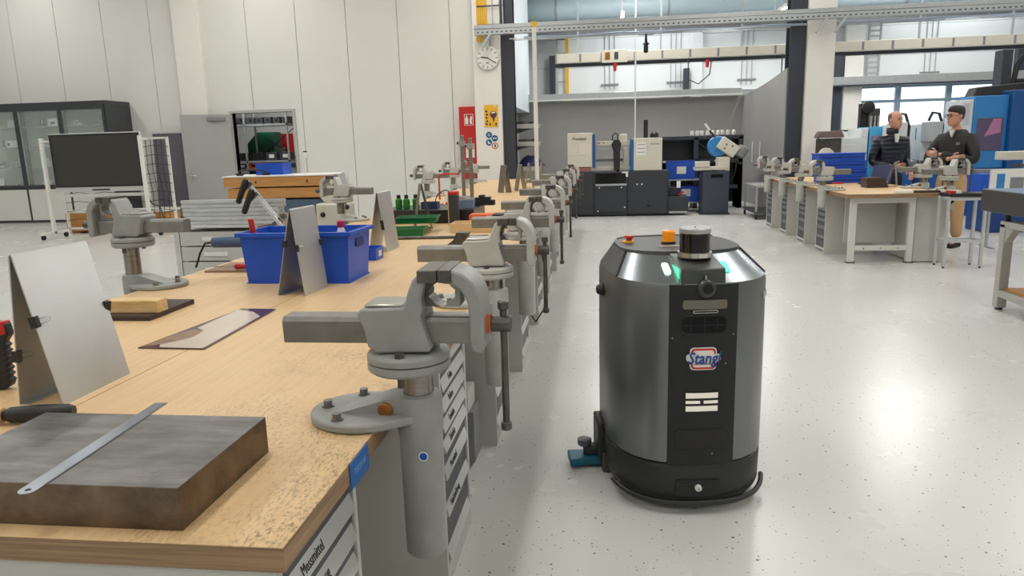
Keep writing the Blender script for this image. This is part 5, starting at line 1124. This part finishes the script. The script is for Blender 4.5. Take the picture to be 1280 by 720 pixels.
MB().box(-0.95, -0.1, -0.4, 0.3, 0.0, 0.04).build('foot', BLACK, bs); MB().box(0.2, 0.95, -0.4, 0.3, 0.0, 0.04).build('foot', BLACK, bs)
wl = MB().box(-1.09, -0.56, -0.40, 0.1, 1.06, 1.78).build('left_guard_box', CREAM, bs, 0.012); MB().box(-1.06, -0.88, -0.404, -0.40, 1.30, 1.60).build('hatch', CREAM, wl, 0.004); MB().box(-0.85, -0.58, -0.404, -0.40, 1.33, 1.55).build('hatch', mat('pale_hatch', (216, 206, 196), 0.5), wl, 0.004)
text('Pressband', 0.085, BLACK, wl, (-0.845, -0.403, 1.66), (math.pi/2, 0, 0), shear=0.3, bold=0.001, sx=0.85)
MB().box(-0.56, -0.50, -0.41, 0.1, 1.04, 1.74).build('blue_edge', BLUE3, bs, 0.004); MB().box(-1.0, -0.6, -0.42, 0.1, 0.95, 1.05).build('red_label_plate', mat('red_grey_plate', (150, 96, 92), 0.5), bs)
wr = MB().box(0.30, 0.90, -0.42, 0.1, 0.96, 1.64).build('right_guard_box', CREAM, bs, 0.012); MB().box(0.36, 0.56, -0.424, -0.42, 1.28, 1.56).build('label', PAPER, wr)
for z in (1.34, 1.42, 1.5): MB().box(0.38, 0.54, -0.426, -0.424, z, z+0.015).build('label_line', MGREY, wr)
MB().box(0.66, 0.84, -0.424, -0.42, 1.50, 1.52).build('model_name', MGREY, wr); MB().box(0.24, 0.30, -0.43, 0.1, 0.96, 1.62).build('blue_edge', mat('saw_blue', (30, 92, 160), 0.4), bs, 0.004)
MB().box(-0.5, 0.24, -0.2, -0.05, 1.50, 1.60).build('upper_beam', CREAM, bs, 0.006); MB().box(-0.5, 0.24, -0.22, -0.05, 1.40, 1.46).build('blade_guide', ZINC, bs, 0.004); MB().box(-0.5, 0.24, -0.3, -0.1, 0.98, 1.06).build('lower_beam', CREAM, bs, 0.006); MB().box(0.1, 0.2, -0.28, -0.1, 1.06, 1.45).build('beam_post', CREAM, bs, 0.006); MB().box(-0.48, 0.2, -0.08, 0.0, 1.16, 1.22).build('mid_beam', MGREY, bs)
for x in (-0.42, -0.32, 0.0): MB().cyl((x, -0.2, 1.56), (x, -0.206, 1.56), 0.015, n=8).build('bolt', BLACK, bs)
hdp = MB(); hdp.prism([(-0.16, 1.52), (-0.11, 1.62), (0.0, 1.62), (0.05, 1.54), (0.02, 1.38), (0.02, 0.98), (-0.11, 0.98), (-0.12, 1.38)], 'y', -0.44, -0.3); hdp.build('blade_head', BLACK, bs, 0.01); MB().tube([(-0.14, -0.37, 1.6), (-0.13, -0.37, 1.72), (-0.07, -0.37, 1.76), (-0.03, -0.37, 1.72), (-0.03, -0.37, 1.62)], 0.014, 6).build('hose', BLACK, bs); MB().cyl((-0.02, -0.36, 0.98), (-0.02, -0.36, 0.7), 0.03, n=10).build('coolant_pipe', BLACK, bs)
MB().box(-0.42, -0.12, -0.44, -0.3, 0.80, 0.92).build('blue_label', BLUE, bs); MB().box(0.06, 0.2, -0.455, -0.44, 0.84, 0.95).build('control_box', PAPER, bs); MB().box(-0.5, 0.16, -0.5, -0.44, 0.66, 0.70).build('chip_tray', ZINC, bs)
MB().box(0.53, 0.62, -0.1, 0.0, 1.64, 2.02).build('energy_chain', BLACK, bs, 0.008); MB().lathe([(0.09, 1.64), (0.09, 1.72), (0.05, 1.76)], c=(0.76, -0.05, 0), n=16).build('motor', BLACK, bs); MB().lathe([(0.08, 1.58), (0.08, 1.72), (0.06, 1.74)], c=(0.1, -0.1, 0), n=16).build('cream_motor', CREAM, bs)
MB().box(1.04, 1.46, -0.42, 0.2, 0.08, 0.40).build('coolant_tank', SAWD, bs, 0.008); MB().box(1.06, 1.44, -0.44, -0.42, 0.05, 0.09).build('tank_strip', ZINC, bs); MB().box(1.06, 1.30, -0.3, 0.1, 0.40, 0.58).build('pump_box', BLACK, bs, 0.01); MB().box(1.22, 1.30, -0.32, -0.30, 0.58, 0.72).build('sensor_plate', PAPER, bs); MB().cyl((1.26, -0.32, 0.42), (1.36, -0.36, 0.5), 0.02, n=8).build('red_lever', REDP, bs)
# cart with blue bins
kc = root('bin_cart', 'grey two deck cart between the saws', 'cart', (1.95, 16.55, 0))
for z in (0.22, 0.72): MB().box(-0.45, 0.35, -0.25, 0.25, z-0.03, z).build('deck', ZINC, kc, 0.004)
for x in (-0.42, 0.32):
    for y in (-0.22, 0.22): MB().cyl((x, y, 0.1), (x, y, 0.69), 0.02, n=8).build('post', ZINC, kc); MB().cyl((x-0.015, y, 0.05), (x+0.015, y, 0.05), 0.05, n=12).build('castor', RUBBER, kc)
for z, x, lb in ((0.72, -0.13, 'blue bin with white label on the upper cart deck'), (0.22, -0.02, 'blue bin on the lower cart deck')):
    t = crate('storage_bin', lb, 0.62, 0.36, 0.40 if z > 0.5 else 0.34, (1.92+x, 16.52, z+0.001), 0, BLUE, None, 0.95, False, 0.01); MB().box(-0.1, 0.1, -0.182, -0.176, 0.12, 0.28).build('label', PAPER, t)
# small mitre band saw on pedestal
ms = root('pedestal_saw', 'small cream and blue mitre saw on a dark pedestal', 'saw', (2.42, 15.85, 0))
MB().box(-0.27, 0.27, -0.3, 0.3, 0.03, 0.90).build('pedestal', mat('navy_grey', (52, 58, 74), 0.5), ms, 0.01); MB().box(-0.31, 0.30, -0.33, 0.33, 0.0, 0.03).build('base_plate', ANTH, ms); MB().box(-0.1, 0.14, -0.31, -0.30, 0.78, 0.85).build('grip_slot', BLACKG, ms)
MB().box(-0.42, 0.2, -0.2, 0.15, 0.93, 1.0).build('saw_table', CREAM, ms, 0.008); MB().box(-0.42, -0.12, -0.22, -0.1, 1.0, 1.12).build('vise', CREAM, ms, 0.01); MB().box(0.05, 0.3, -0.15, 0.15, 0.9, 1.2).build('pivot_block', CREAM, ms, 0.02)
MB().lathe([(0.02, -0.05), (0.2, -0.05), (0.22, 0), (0.2, 0.05), (0.02, 0.05)], c=(0.06, -0.02, 1.42), rot=(math.pi/2, 0, 0), n=28).build('blue_wheel_cover', BLUE2, ms); MB().cbox((0.26, -0.06, 1.40), (0.42, 0.2, 0.27), (0, math.radians(35), 0)).build('saw_head', CREAM, ms, 0.02); MB().lathe([(0.1, -0.12), (0.12, -0.1), (0.12, 0.1), (0.08, 0.12)], c=(0.56, 0.0, 1.30), rot=(0, math.radians(30), 0), n=18).build('motor', MGREY, ms)
MB().cyl((0.02, -0.05, 1.58), (-0.12, -0.05, 1.76), 0.02, n=8).build('lever', BLACK, ms); MB().cyl((-0.12, -0.05, 1.76), (-0.22, -0.05, 1.90), 0.025, n=8).build('lever_grip', PAPER, ms); MB().tube([(0.45, -0.1, 1.2), (0.42, -0.15, 0.9), (0.36, -0.1, 0.7), (0.3, 0, 0.75)], 0.012, 6).build('hose', BLACK, ms)
for x, z in ((0.18, 1.38), (0.22, 1.46), (0.34, 1.42)): MB().cyl((x, -0.165, z), (x, -0.17, z), 0.018, n=8).build('bolt', BLACK, ms)
# dark rack behind with white rolls
dk = root('bar_rack', 'dark steel bar rack behind the mitre saw', 'rack', (2.2, 17.4, 0))
for x in (-0.9, 0.0, 1.0): MB().box(x-0.05, x+0.05, -0.3, 0.3, 0, 1.62).build('upright', ANTH, dk)
for z in (0.45, 1.05, 1.58): MB().box(-0.95, 1.05, -0.3, 0.3, z, z+0.08).build('beam', ANTH, dk)
MB().box(-0.9, 1.0, 0.28, 0.3, 0.1, 1.58).build('back_sheet', DGREY, dk); MB().cyl((0.05, -0.25, 1.5), (0.45, -0.25, 1.18), 0.025, n=8).build('brace', BLACK, dk)
for x in (-0.75, 0.42, 0.5): MB().box(x, x+0.16, -0.31, -0.30, 1.07, 1.11).build('label', PAPER, dk)
MB().box(0.95, 1.05, -0.3, 0.3, 0, 1.0).build('cabinet_end', ANTH, dk)
rr_ = random.Random(5)
for i in range(9):
    x = 2.12+0.115*i+rr_.uniform(-0.01, 0.01); 
    tag(MB().lathe([(0.02, 0), (0.042, 0.01), (0.046, 0.06), (0.04, 0.1+rr_.uniform(0, 0.03)), (0.015, 0.12)], n=12).build('white_roll', PAPER, None, 0, (x, 17.25+rr_.uniform(-0.06, 0.06), 1.66)), 'white cleaning roll on top of the dark rack, place %s from the left' % ('one', 'two', 'three', 'four', 'five', 'six', 'seven', 'eight', 'nine')[i], 'roll', 'white rolls on the dark rack')
rk2 = root('grey_wheel_cart', 'low grey sheet cart beside the shield side wall', 'cart', (3.3, 15.0, 0)); MB().box(-0.3, 0.3, -0.6, 0.6, 0.62, 0.66).build('deck', SHIELD, rk2); MB().box(-0.3, 0.3, -0.6, 0.6, 0.12, 0.15).build('deck', DGREY, rk2)
for x in (-0.27, 0.27):
    for y in (-0.55, 0.55): MB().box(x-0.015, x+0.015, y-0.015, y+0.015, 0.1, 0.62).build('post', ZINC, rk2); MB().cyl((x-0.015, y, 0.05), (x+0.015, y, 0.05), 0.05, n=12).build('castor', RUBBER, rk2)
for y in (18.2, 17.6): tag(MB().box(3.585+0.0806*(19.35-y), 3.598+0.0806*(19.35-y-0.08), y, y+0.08, 1.0, 1.5).build('white_notice', PAPER), 'narrow white notice on the shield side wall, %s one' % ('farther' if y > 18 else 'nearer'), 'notice')

# ------------------------------------------------------------------ machines by the windows
bmx = root('machining_centre', 'big blue and white machining centre at the right edge', 'machine', (7.53, 15.6, 0))
MB().box(-0.85, -0.62, -1.0, -0.4, 0.0, 2.16).build('white_flank', mat('machine_white', (222, 226, 228), 0.4), bmx, 0.01); MB().box(-0.80, -0.68, -1.004, -1.0, 1.7, 2.1).build('vent_plate', mat('vent_grey', (190, 196, 200), 0.5), bmx)
MB().box(-0.62, -0.03, -1.04, -0.3, 0.9, 2.22).build('blue_front', BLUE2, bmx, 0.01); MB().box(-0.62, -0.03, -1.02, -0.3, 0.0, 0.9).build('lower_front', mat('machine_royal_blue', (24, 74, 160), 0.4), bmx, 0.01)
wdw = MB().box(-0.56, -0.1, -1.05, -1.04, 1.22, 1.82).build('door_window', mat('tinted_window', (92, 84, 112), 0.15), bmx, 0.004); MB().prism([(-0.42, 1.48), (-0.14, 1.55), (-0.14, 1.80), (-0.28, 1.80), (-0.36, 1.6)], 'y', -1.054, -1.05).build('painted_pink_reflection', mat('pink_reflection_paint', (176, 120, 160), 0.3), wdw)  # pink shape on the glass is a reflection painted as a flat panel
MB().box(-0.03, 1.6, -1.15, 1.0, 0.7, 2.3).build('blue_side', BLUE3, bmx, 0.01); MB().box(-0.03, 1.6, -1.1, 1.0, 0.0, 0.7).build('side_base', DGREY, bmx)
MB().cbox((0.1, -0.55, 2.33), (1.3, 0.4, 0.22), (0, -0.08, 0), 0.85).build('black_bellows', BLACK, bmx, 0.02); MB().box(0.15, 0.33, -0.3, 0.0, 2.2, 3.1).build('black_mast', ANTH, bmx); MB().tube([(0.35, -0.3, 2.3), (0.42, -0.3, 2.8), (0.52, -0.3, 2.98), (0.62, -0.3, 2.9), (0.66, -0.3, 2.4)], 0.05, 8).build('black_hose', BLACK, bmx)
lth = root('bench_lathe', 'cream and deep blue lathe in front of the big machine', 'lathe', (6.6, 12.3, 0))
MB().box(-0.6, 1.3, -0.3, 0.3, 0.0, 0.62).build('base', mat('lathe_blue', (20, 62, 130), 0.45), lth, 0.01); MB().box(-0.7, 1.4, -0.32, 0.32, 0.62, 0.92).build('lathe_bed', mat('lathe_royal', (24, 82, 190), 0.45), lth, 0.01)
MB().box(0.15, 0.75, -0.3, 0.25, 0.98, 1.32).build('headstock', CREAM, lth, 0.02); MB().box(-0.35, 0.15, -0.25, 0.1, 1.12, 1.25).build('cross_slide', CREAM, lth, 0.01); MB().cyl((0.3, -0.32, 1.3), (0.3, -0.32, 1.55), 0.03, n=8).build('lever', DGREEN, lth); MB().box(-0.7, 1.4, -0.1, 0.1, 0.92, 0.98).build('guide_way', STEEL, lth); MB().box(-0.32, 1.2, -0.33, -0.32, 1.02, 1.06).build('lead_screw', DSTEEL, lth)
MB().box(0.9, 1.4, -0.28, 0.25, 0.98, 1.4).build('gear_box', CREAM, lth, 0.02)
nb = root('white_notice_board', 'white board with blue stripe and turned lettering by the lathe', 'sign', (5.52, 10.4, 0.0)); MB().box(-0.3, 0.42, 0, 0.03, 0.62, 1.06).build('board', PAPER, nb, 0.003); MB().box(-0.22, -0.12, -0.002, 0, 0.66, 1.0).build('blue_stripe', BLUE2, nb); MB().box(-0.05, 0.12, -0.002, 0, 0.66, 0.95).build('grey_panel', MGREY, nb); text('uch', 0.16, BLACK, nb, (0.31, -0.003, 0.80), (math.pi/2, -math.pi/2, 0), bold=0.003)
for x in (-0.25, 0.36): MB().box(x-0.015, x+0.015, 0.03, 0.06, 0, 0.9).build('leg', ZINC, nb); MB().box(x-0.02, x+0.02, -0.15, 0.2, 0, 0.02).build('foot', ZINC, nb)
wm = root('white_blue_machine', 'white cabinet machine with sky blue door left of the men', 'machine', (5.0, 15.2, 0))
MB().box(-0.46, 0.18, -0.3, 0.5, 0.0, 1.52).build('white_body', mat('machine_white', (222, 226, 228), 0.4), wm, 0.01); MB().box(-0.46, -0.28, -0.3, 0.5, 1.52, 1.66).build('white_top', mat('machine_white', (222, 226, 228), 0.4), wm, 0.01); MB().box(0.05, 0.18, -0.3, 0.5, 1.52, 1.70).build('white_top', mat('machine_white', (222, 226, 228), 0.4), wm, 0.01); MB().box(-0.3, -0.05, -0.306, -0.3, 0.9, 1.4).build('hatch', PAPER, wm, 0.003)
bd_ = MB().box(0.20, 0.52, -0.34, 0.4, 0.3, 1.72).build('blue_door', mat('sky_blue', (72, 170, 216), 0.4), wm, 0.01); MB().box(0.23, 0.42, -0.345, -0.34, 0.95, 1.55).build('door_window', mat('violet_window', (150, 120, 160), 0.2), bd_); MB().tube([(0.0, -0.33, 1.08), (0.05, -0.36, 1.1), (0.12, -0.36, 1.02)], 0.012, 6).build('door_handle', DSTEEL, wm)
mm = root('white_back_cabinet', 'tall white cabinet behind the man in the navy jacket', 'cabinet', (5.95, 15.95, 0)); MB().box(-0.2, 0.75, -0.3, 0.3, 0, 1.75).build('body', mat('machine_white', (222, 226, 228), 0.4), mm, 0.01); MB().box(0.4, 0.74, -0.31, -0.3, 1.45, 1.68).build('blue_panel', BLUE2, mm)
def mill(label, x, y, hosex, head):
    t = root('milling_machine', label, 'machine', (x, y, 0))
    MB().box(-0.25, 0.25, -0.25, 0.35, 0.0, 0.9).build('base', mat('mill_blue', (30, 84, 150), 0.45), t, 0.01); MB().box(-0.29, 0.29, -0.3, 0.05, 0.98, 1.08).build('table', STEEL, t, 0.005); MB().box(-0.2, 0.2, -0.2, 0.1, 0.9, 0.98).build('knee', DSTEEL, t)
    MB().box(-0.12, 0.12, 0.1, 0.35, 0.9, 1.75).build('column', mat('machine_white', (222, 226, 228), 0.4), t, 0.01); MB().box(-0.14, 0.12, -0.2, 0.1, 1.42, 1.78).build('head', head, t, 0.01); MB().cyl((0, -0.08, 1.42), (0, -0.08, 1.2), 0.045, 0.03, 12).build('spindle', STEEL, t)
    MB().tube([(hosex, 0.1, 1.1), (hosex+0.02, 0.1, 1.7), (hosex-0.06, 0.1, 1.93), (hosex-0.18, 0.1, 1.95), (hosex-0.24, 0.1, 1.8)], 0.028, 8).build('cable_chain', BLACK, t); MB().box(-0.27, -0.1, -0.32, -0.30, 1.0, 1.07).build('handwheel_block', DSTEEL, t); MB().cyl((-0.29, -0.12, 1.03), (-0.33, -0.12, 1.03), 0.06, n=12).build('handwheel', BLACK, t)
mill('milling machine with black cable chain between the two men', 6.2, 14.6, 0.22, mat('mill_grey_head', (176, 182, 186), 0.4)); mill('milling machine beside the man in the navy jacket', 5.52, 14.45, 0.24, mat('mill_white_head', (206, 210, 212), 0.4))
td = root('tool_changer', 'black tool changer head above the sky blue door', 'machine', (5.42, 15.8, 0)); MB().box(-0.12, 0.02, -0.05, 0.1, 0, 2.2).build('mast', BLACK, td); MB().box(0.02, 0.24, -0.12, 0.1, 1.7, 2.1).build('gear_head', DSTEEL, td, 0.02); MB().lathe([(0.05, 0), (0.12, 0.02), (0.12, 0.1), (0.05, 0.12)], c=(0.0, -0.05, 2.12), rot=(math.pi/2, 0, 0), n=16).build('disc', BLACK, td)
for k in range(3): MB().cyl((0.06+0.07*k, -0.14, 1.62), (0.06+0.07*k, -0.14, 1.95), 0.025, n=8).build('tool_holder', STEEL, td)
hr = root('hose_rail', 'black horizontal pipe rail before the windows', 'rail', (4.9, 17.0, 0)); MB().tube([(0, 0, 1.68), (4.0, 0, 1.68)], 0.02, 6).build('rail', BLACK, hr)
for x in (0.1, 2.0, 3.9): MB().cyl((x, 0, 0), (x, 0, 1.68), 0.02, n=8).build('post', DGREY, hr)
pj = root('grey_cloth_trestle', 'small machine with dark cloth and cream motor beside the thick white pillar', 'machine', (4.35, 14.55, 0)); MB().box(-0.3, 0.25, -0.2, 0.2, 0, 0.85).build('stand', DGREY, pj, 0.01); MB().lathe([(0.05, -0.1), (0.13, -0.08), (0.13, 0.08), (0.05, 0.1)], c=(-0.05, -0.05, 1.22), rot=(math.pi/2, 0, 0), n=18).build('cream_motor', CREAM, pj); MB().box(-0.06, 0.0, -0.04, 0.04, 0.85, 1.15).build('neck', DSTEEL, pj); MB().cyl((-0.25, -0.1, 1.55), (0.12, -0.14, 1.25), 0.012, n=6).build('lever', BLACK, pj); MB().cyl((-0.28, -0.1, 0.95), (0.12, -0.14, 1.2), 0.012, n=6).build('lever', BLACK, pj); MB().box(-0.2, 0.25, 0.06, 0.14, 0.85, 1.52).build('back_frame', DSTEEL, pj); MB().cbox((0.02, 0.08, 1.6), (0.5, 0.3, 0.12), (0, 0, 0), 0.8).build('cloth_cover', mat('mauve_cloth', (108, 92, 92), 0.9), pj, 0.02)

# ------------------------------------------------------------------ two men talking
def skin(name, chains, m, parent, sub=2):
    """chains: list of lists of (x, y, z, rx, ry); the first point of a later chain may repeat an earlier point to branch"""
    vs, es, rad, idx = [], [], [], {}
    for ch in chains:
        last = None
        for (x, y, z, rx, ry) in ch:
            k = (round(x, 4), round(y, 4), round(z, 4))
            if k not in idx: idx[k] = len(vs); vs.append((x, y, z)); rad.append((rx, ry))
            if last is not None: es.append((last, idx[k]))
            last = idx[k]
    me = bpy.data.meshes.new(name); me.from_pydata(vs, es, [])
    o = bpy.data.objects.new(name, me); COL.objects.link(o); o.parent = parent; me.materials.append(m)
    sk_ = o.modifiers.new('skin', 'SKIN'); sk_.use_smooth_shade = True
    lay = me.skin_vertices[0].data
    for i, r in enumerate(rad): lay[i].radius = r
    lay[0].use_root = True
    sb_ = o.modifiers.new('subdivision', 'SUBSURF'); sb_.levels = sub; sb_.render_levels = sub
    return o
def hand(parent, wrist, d, side, name='hand'):
    """palm with five bent fingers; d = direction of the fingers, side = thumb direction"""
    w = Vector(wrist); d = Vector(d).normalized(); s = Vector(side); s = (s - d*s.dot(d)).normalized(); n = d.cross(s)
    b = MB(); rings = []
    for t, wd, th in ((0.0, 0.026, 0.02), (0.04, 0.036, 0.019), (0.085, 0.04, 0.016), (0.1, 0.036, 0.012)):
        rings.append([w + d*t + s*(wd*math.cos(a*math.pi/4)) + n*(th*math.sin(a*math.pi/4)) for a in range(8)])
    b.loft(rings)
    for i, (off, L) in enumerate(((0.028, 0.07), (0.01, 0.08), (-0.009, 0.075), (-0.027, 0.058))):
        p0 = w + d*0.09 + s*off; p1 = p0 + d*L*0.5 + n*0.006; p2 = p1 + d*L*0.4 + n*0.028
        b.tube([p0, p1, p2], 0.0085, 7)
    p0 = w + d*0.03 + s*0.03; b.tube([p0, p0 + s*0.03 + d*0.025, p0 + s*0.035 + d*0.06 + n*0.012], 0.0095, 7)
    return b.build(name, SKIN, parent, angle=60)
def head_parts(t, hx, hy, hz, yaw, hair, bald=False, glasses=False):
    """hz = chin height; head 0.235 high"""
    h = bpy.data.objects.new('head', None); COL.objects.link(h); h.parent = t; h.location = (hx, hy, hz); h.rotation_euler.z = yaw
    rings = []
    for z, rx, ryf, ryb in ((-0.01, 0.02, 0.05, -0.01), (0.0, 0.034, 0.088, 0.01), (0.025, 0.054, 0.098, 0.05), (0.06, 0.066, 0.098, 0.078), (0.095, 0.072, 0.096, 0.092), (0.125, 0.075, 0.096, 0.1), (0.16, 0.076, 0.096, 0.103), (0.195, 0.072, 0.085, 0.097), (0.22, 0.055, 0.062, 0.078), (0.236, 0.028, 0.03, 0.04), (0.24, 0.006, 0.006, 0.01)):
        rings.append([Vector((rx*math.cos(a*math.pi/10), (-(ryf) if math.sin(a*math.pi/10) > 0 else ryb)*abs(math.sin(a*math.pi/10)), z)) for a in range(20)])
    MB().loft(rings).build('face', SKIN, h, angle=70)
    MB().prism([(-0.096, 0.125), (-0.122, 0.088), (-0.116, 0.078), (-0.09, 0.078)], 'x', -0.013, 0.013).build('nose', SKIN, h, 0.006)
    MB().cbox((0, -0.099, 0.052), (0.045, 0.012, 0.012)).build('mouth', mat('lip_tone', (170, 104, 94), 0.5), h, 0.004)
    for s in (-1, 1):
        MB().ball((0.03*s, -0.088, 0.122), 0.011, n=8).build('eye', mat('eye_dark', (40, 32, 30), 0.3), h); MB().ball((0.077*s, 0.012, 0.112), 0.03, (0.35, 0.6, 1), 10).build('ear', SKIN, h); MB().cbox((0.031*s, -0.096, 0.142), (0.036, 0.008, 0.007)).build('eyebrow', hair, h)
    rings = []
    if bald: spec = ((0.10, 0.0745, -0.03, 0.098), (0.14, 0.0785, -0.025, 0.106), (0.175, 0.078, -0.01, 0.105), (0.20, 0.070, 0.0, 0.098), (0.212, 0.058, 0.02, 0.086))
    else: spec = ((0.08, 0.076, -0.02, 0.1), (0.13, 0.081, 0.0, 0.112), (0.165, 0.083, 0.088, 0.115), (0.2, 0.081, 0.103, 0.112), (0.235, 0.066, 0.085, 0.095), (0.252, 0.04, 0.05, 0.06), (0.257, 0.01, 0.01, 0.02))
    for z, rx, ryf, ryb in spec: rings.append([Vector((rx*math.cos(a*math.pi/10), (-(ryf) if math.sin(a*math.pi/10) > 0 else ryb)*abs(math.sin(a*math.pi/10)), z)) for a in range(20)])
    MB().loft(rings).build('hair', hair, h, angle=70)
    if glasses:
        g = MB()
        for s in (-1, 1):
            g.tube([(0.033*s+0.026*math.cos(a*math.pi/6), -0.110, 0.122+0.018*math.sin(a*math.pi/6)) for a in range(13)], 0.003, 5); g.tube([(0.058*s, -0.108, 0.125), (0.078*s, -0.06, 0.125), (0.08*s, 0.01, 0.12)], 0.0025, 5)
        g.tube([(-0.008, -0.111, 0.124), (0.008, -0.111, 0.124)], 0.0025, 5); g.build('glasses', BLACK, h)
    return h
def puffer():
    m, nt, b, N, L = nodes_of('navy_quilted_nylon', 0.38)
    b.inputs['Base Color'].default_value = (lin(24), lin(29), lin(46), 1)
    w = N('ShaderNodeTexWave'); w.bands_direction = 'Z'; w.inputs['Scale'].default_value = 5.2; w.inputs['Distortion'].default_value = 0.6; L(mapping(nt), w.inputs['Vector'])
    bp = N('ShaderNodeBump'); bp.inputs['Strength'].default_value = 0.35; bp.inputs['Distance'].default_value = 0.012; L(w.outputs['Fac'], bp.inputs['Height']); L(bp.outputs[0], b.inputs['Normal']); return m
def person(label, loc, yaw, jacket, trousers, arms, sc=1.04, bulk=1.0):
    t = root('person', label, 'person', loc, yaw); t.scale = (sc, sc, sc)
    legs = []
    for s in (-1, 1): legs.append([(0, 0, 0.98, 0.13, 0.1), (0.09*s, 0, 0.88, 0.095, 0.1), (0.105*s, -0.01, 0.5, 0.062, 0.068), (0.11*s, 0.015, 0.12, 0.042, 0.046), (0.115*s, -0.03, 0.045, 0.045, 0.04), (0.125*s, -0.15, 0.035, 0.04, 0.03)])
    torso = [(0, 0, 0.98, 0.13, 0.1), (0, 0.0, 1.15, 0.12, 0.085), (0, 0.01, 1.36, 0.13, 0.09), (0, 0.015, 1.47, 0.09, 0.075), (0, 0.01, 1.56, 0.055, 0.055), (0, -0.005, 1.60, 0.05, 0.05)]
    ac = []
    for s, (el, wr_) in zip((-1, 1), arms): ac.append([(0, 0.01, 1.36, 0.13, 0.09), (0.18*s, 0.01, 1.40, 0.045, 0.045), (*el, 0.036, 0.036), (*wr_, 0.028, 0.028)])
    skin('body', [torso] + ac + legs, SKIN, t)
    B_ = bulk
    jt = [(0, 0, 0.92, 0.185*B_, 0.14*B_), (0, 0.0, 1.12, 0.18*B_, 0.135*B_), (0, 0.01, 1.34, 0.195*B_, 0.145*B_), (0, 0.015, 1.46, 0.12, 0.1), (0, 0.012, 1.53, 0.072, 0.075)]
    ja = []
    for s, (el, wr_) in zip((-1, 1), arms):
        e = Vector(el); w = Vector(wr_); w2 = e + (w-e)*0.93
        ja.append([(0, 0.01, 1.34, 0.195*B_, 0.145*B_), (0.19*s, 0.01, 1.40, 0.088*B_, 0.09*B_), (*el, 0.068*B_, 0.068*B_), (*w2, 0.05*B_, 0.05*B_)])
    skin('jacket', [jt] + ja, jacket, t)
    skin('trousers', [[(0, 0, 1.0, 0.155, 0.12), (0, 0, 0.93, 0.16, 0.125)]] + [[(0, 0, 0.93, 0.16, 0.125), (0.09*s, 0, 0.84, 0.105, 0.11), (0.105*s, -0.01, 0.5, 0.08, 0.085), (0.11*s, 0.01, 0.11, 0.062, 0.07)] for s in (-1, 1)], trousers, t)
    for s in (-1, 1): MB().prism([(0.06, 0), (0.06, 0.08), (-0.02, 0.1), (-0.12, 0.055), (-0.2, 0.045), (-0.21, 0.0)], 'x', 0.118*s-0.045, 0.118*s+0.045).build('shoe', RUBBER, t, 0.012)
    return t
HAIRG = mat('short_grey_hair', (96, 84, 78), 0.7); HAIRD = mat('dark_brown_hair', (44, 34, 32), 0.6, var=0.2, vs=60)
DKT = mat('dark_trousers', (36, 38, 44), 0.8); BEI = mat('beige_trousers', (196, 160, 118), 0.8, var=0.06, vs=14)
arms1 = (((-0.25, 0.05, 1.10), (-0.08, -0.22, 1.04)), ((0.25, 0.06, 1.11), (0.20, -0.18, 0.98)))
p1 = person('man in a navy quilted jacket looking down at the right bench', (4.34, 11.5, 0), math.radians(8), puffer(), DKT, arms1, 1.045)
head_parts(p1, 0.0, -0.045, 1.575, math.radians(24), HAIRG, bald=True)
hand(p1, (-0.08, -0.22, 1.04), (0.75, -0.5, 0.15), (0.1, -0.1, 1)); hand(p1, (0.20, -0.18, 0.98), (-0.2, -0.6, -0.5), (-1, 0, 0.2))
MB().prism([(-0.028, 1.50), (0.028, 1.50), (0.01, 1.38), (-0.01, 1.38)], 'y', -0.155, -0.10).build('shirt_front', PAPER, p1, 0.004); MB().lathe([(0.078, 1.50), (0.082, 1.56), (0.076, 1.585), (0.068, 1.56)], c=(0, 0.0, 0), n=20, sc=(1, 1.0, 1)).build('jacket_collar', MATS.get('x') or bpy.data.materials['navy_quilted_nylon'], p1)
BLKJ = mat('black_softshell', (24, 23, 27), 0.62, var=0.15, vs=12, bump=0.3, bs=14)
arms2 = (((-0.29, -0.08, 1.12), (0.07, -0.27, 1.16)), ((0.29, -0.08, 1.12), (-0.10, -0.25, 1.22)))
p2 = person('man in a black hooded jacket with glasses and crossed arms', (4.82, 10.6, 0), math.radians(-46), BLKJ, BEI, arms2, 1.05, 1.14)
head_parts(p2, 0.0, -0.045, 1.575, math.radians(-30), HAIRD, glasses=True)
hand(p2, (0.07, -0.27, 1.16), (1, 0.25, 0.1), (0, 0.1, 1)); hand(p2, (-0.10, -0.25, 1.22), (-1, 0.15, 0.1), (0, 0.1, 1))
MB().cbox((-0.10, -0.26, 1.222), (0.03, 0.085, 0.085)).build('wrist_watch', STEEL, p2, 0.012)
MB().lathe([(0.09, 1.42), (0.125, 1.45), (0.12, 1.50), (0.09, 1.525), (0.075, 1.50)], c=(0, 0.05, 0), n=20).build('hood', BLKJ, p2); MB().prism([(-0.03, 1.52), (0.03, 1.52), (0.0, 1.43)], 'y', -0.14, -0.09).build('shirt_front', PAPER, p2)
MB().box(0.08, 0.12, -0.168, -0.155, 1.33, 1.36).build('chest_emblem', MGREY, p2)
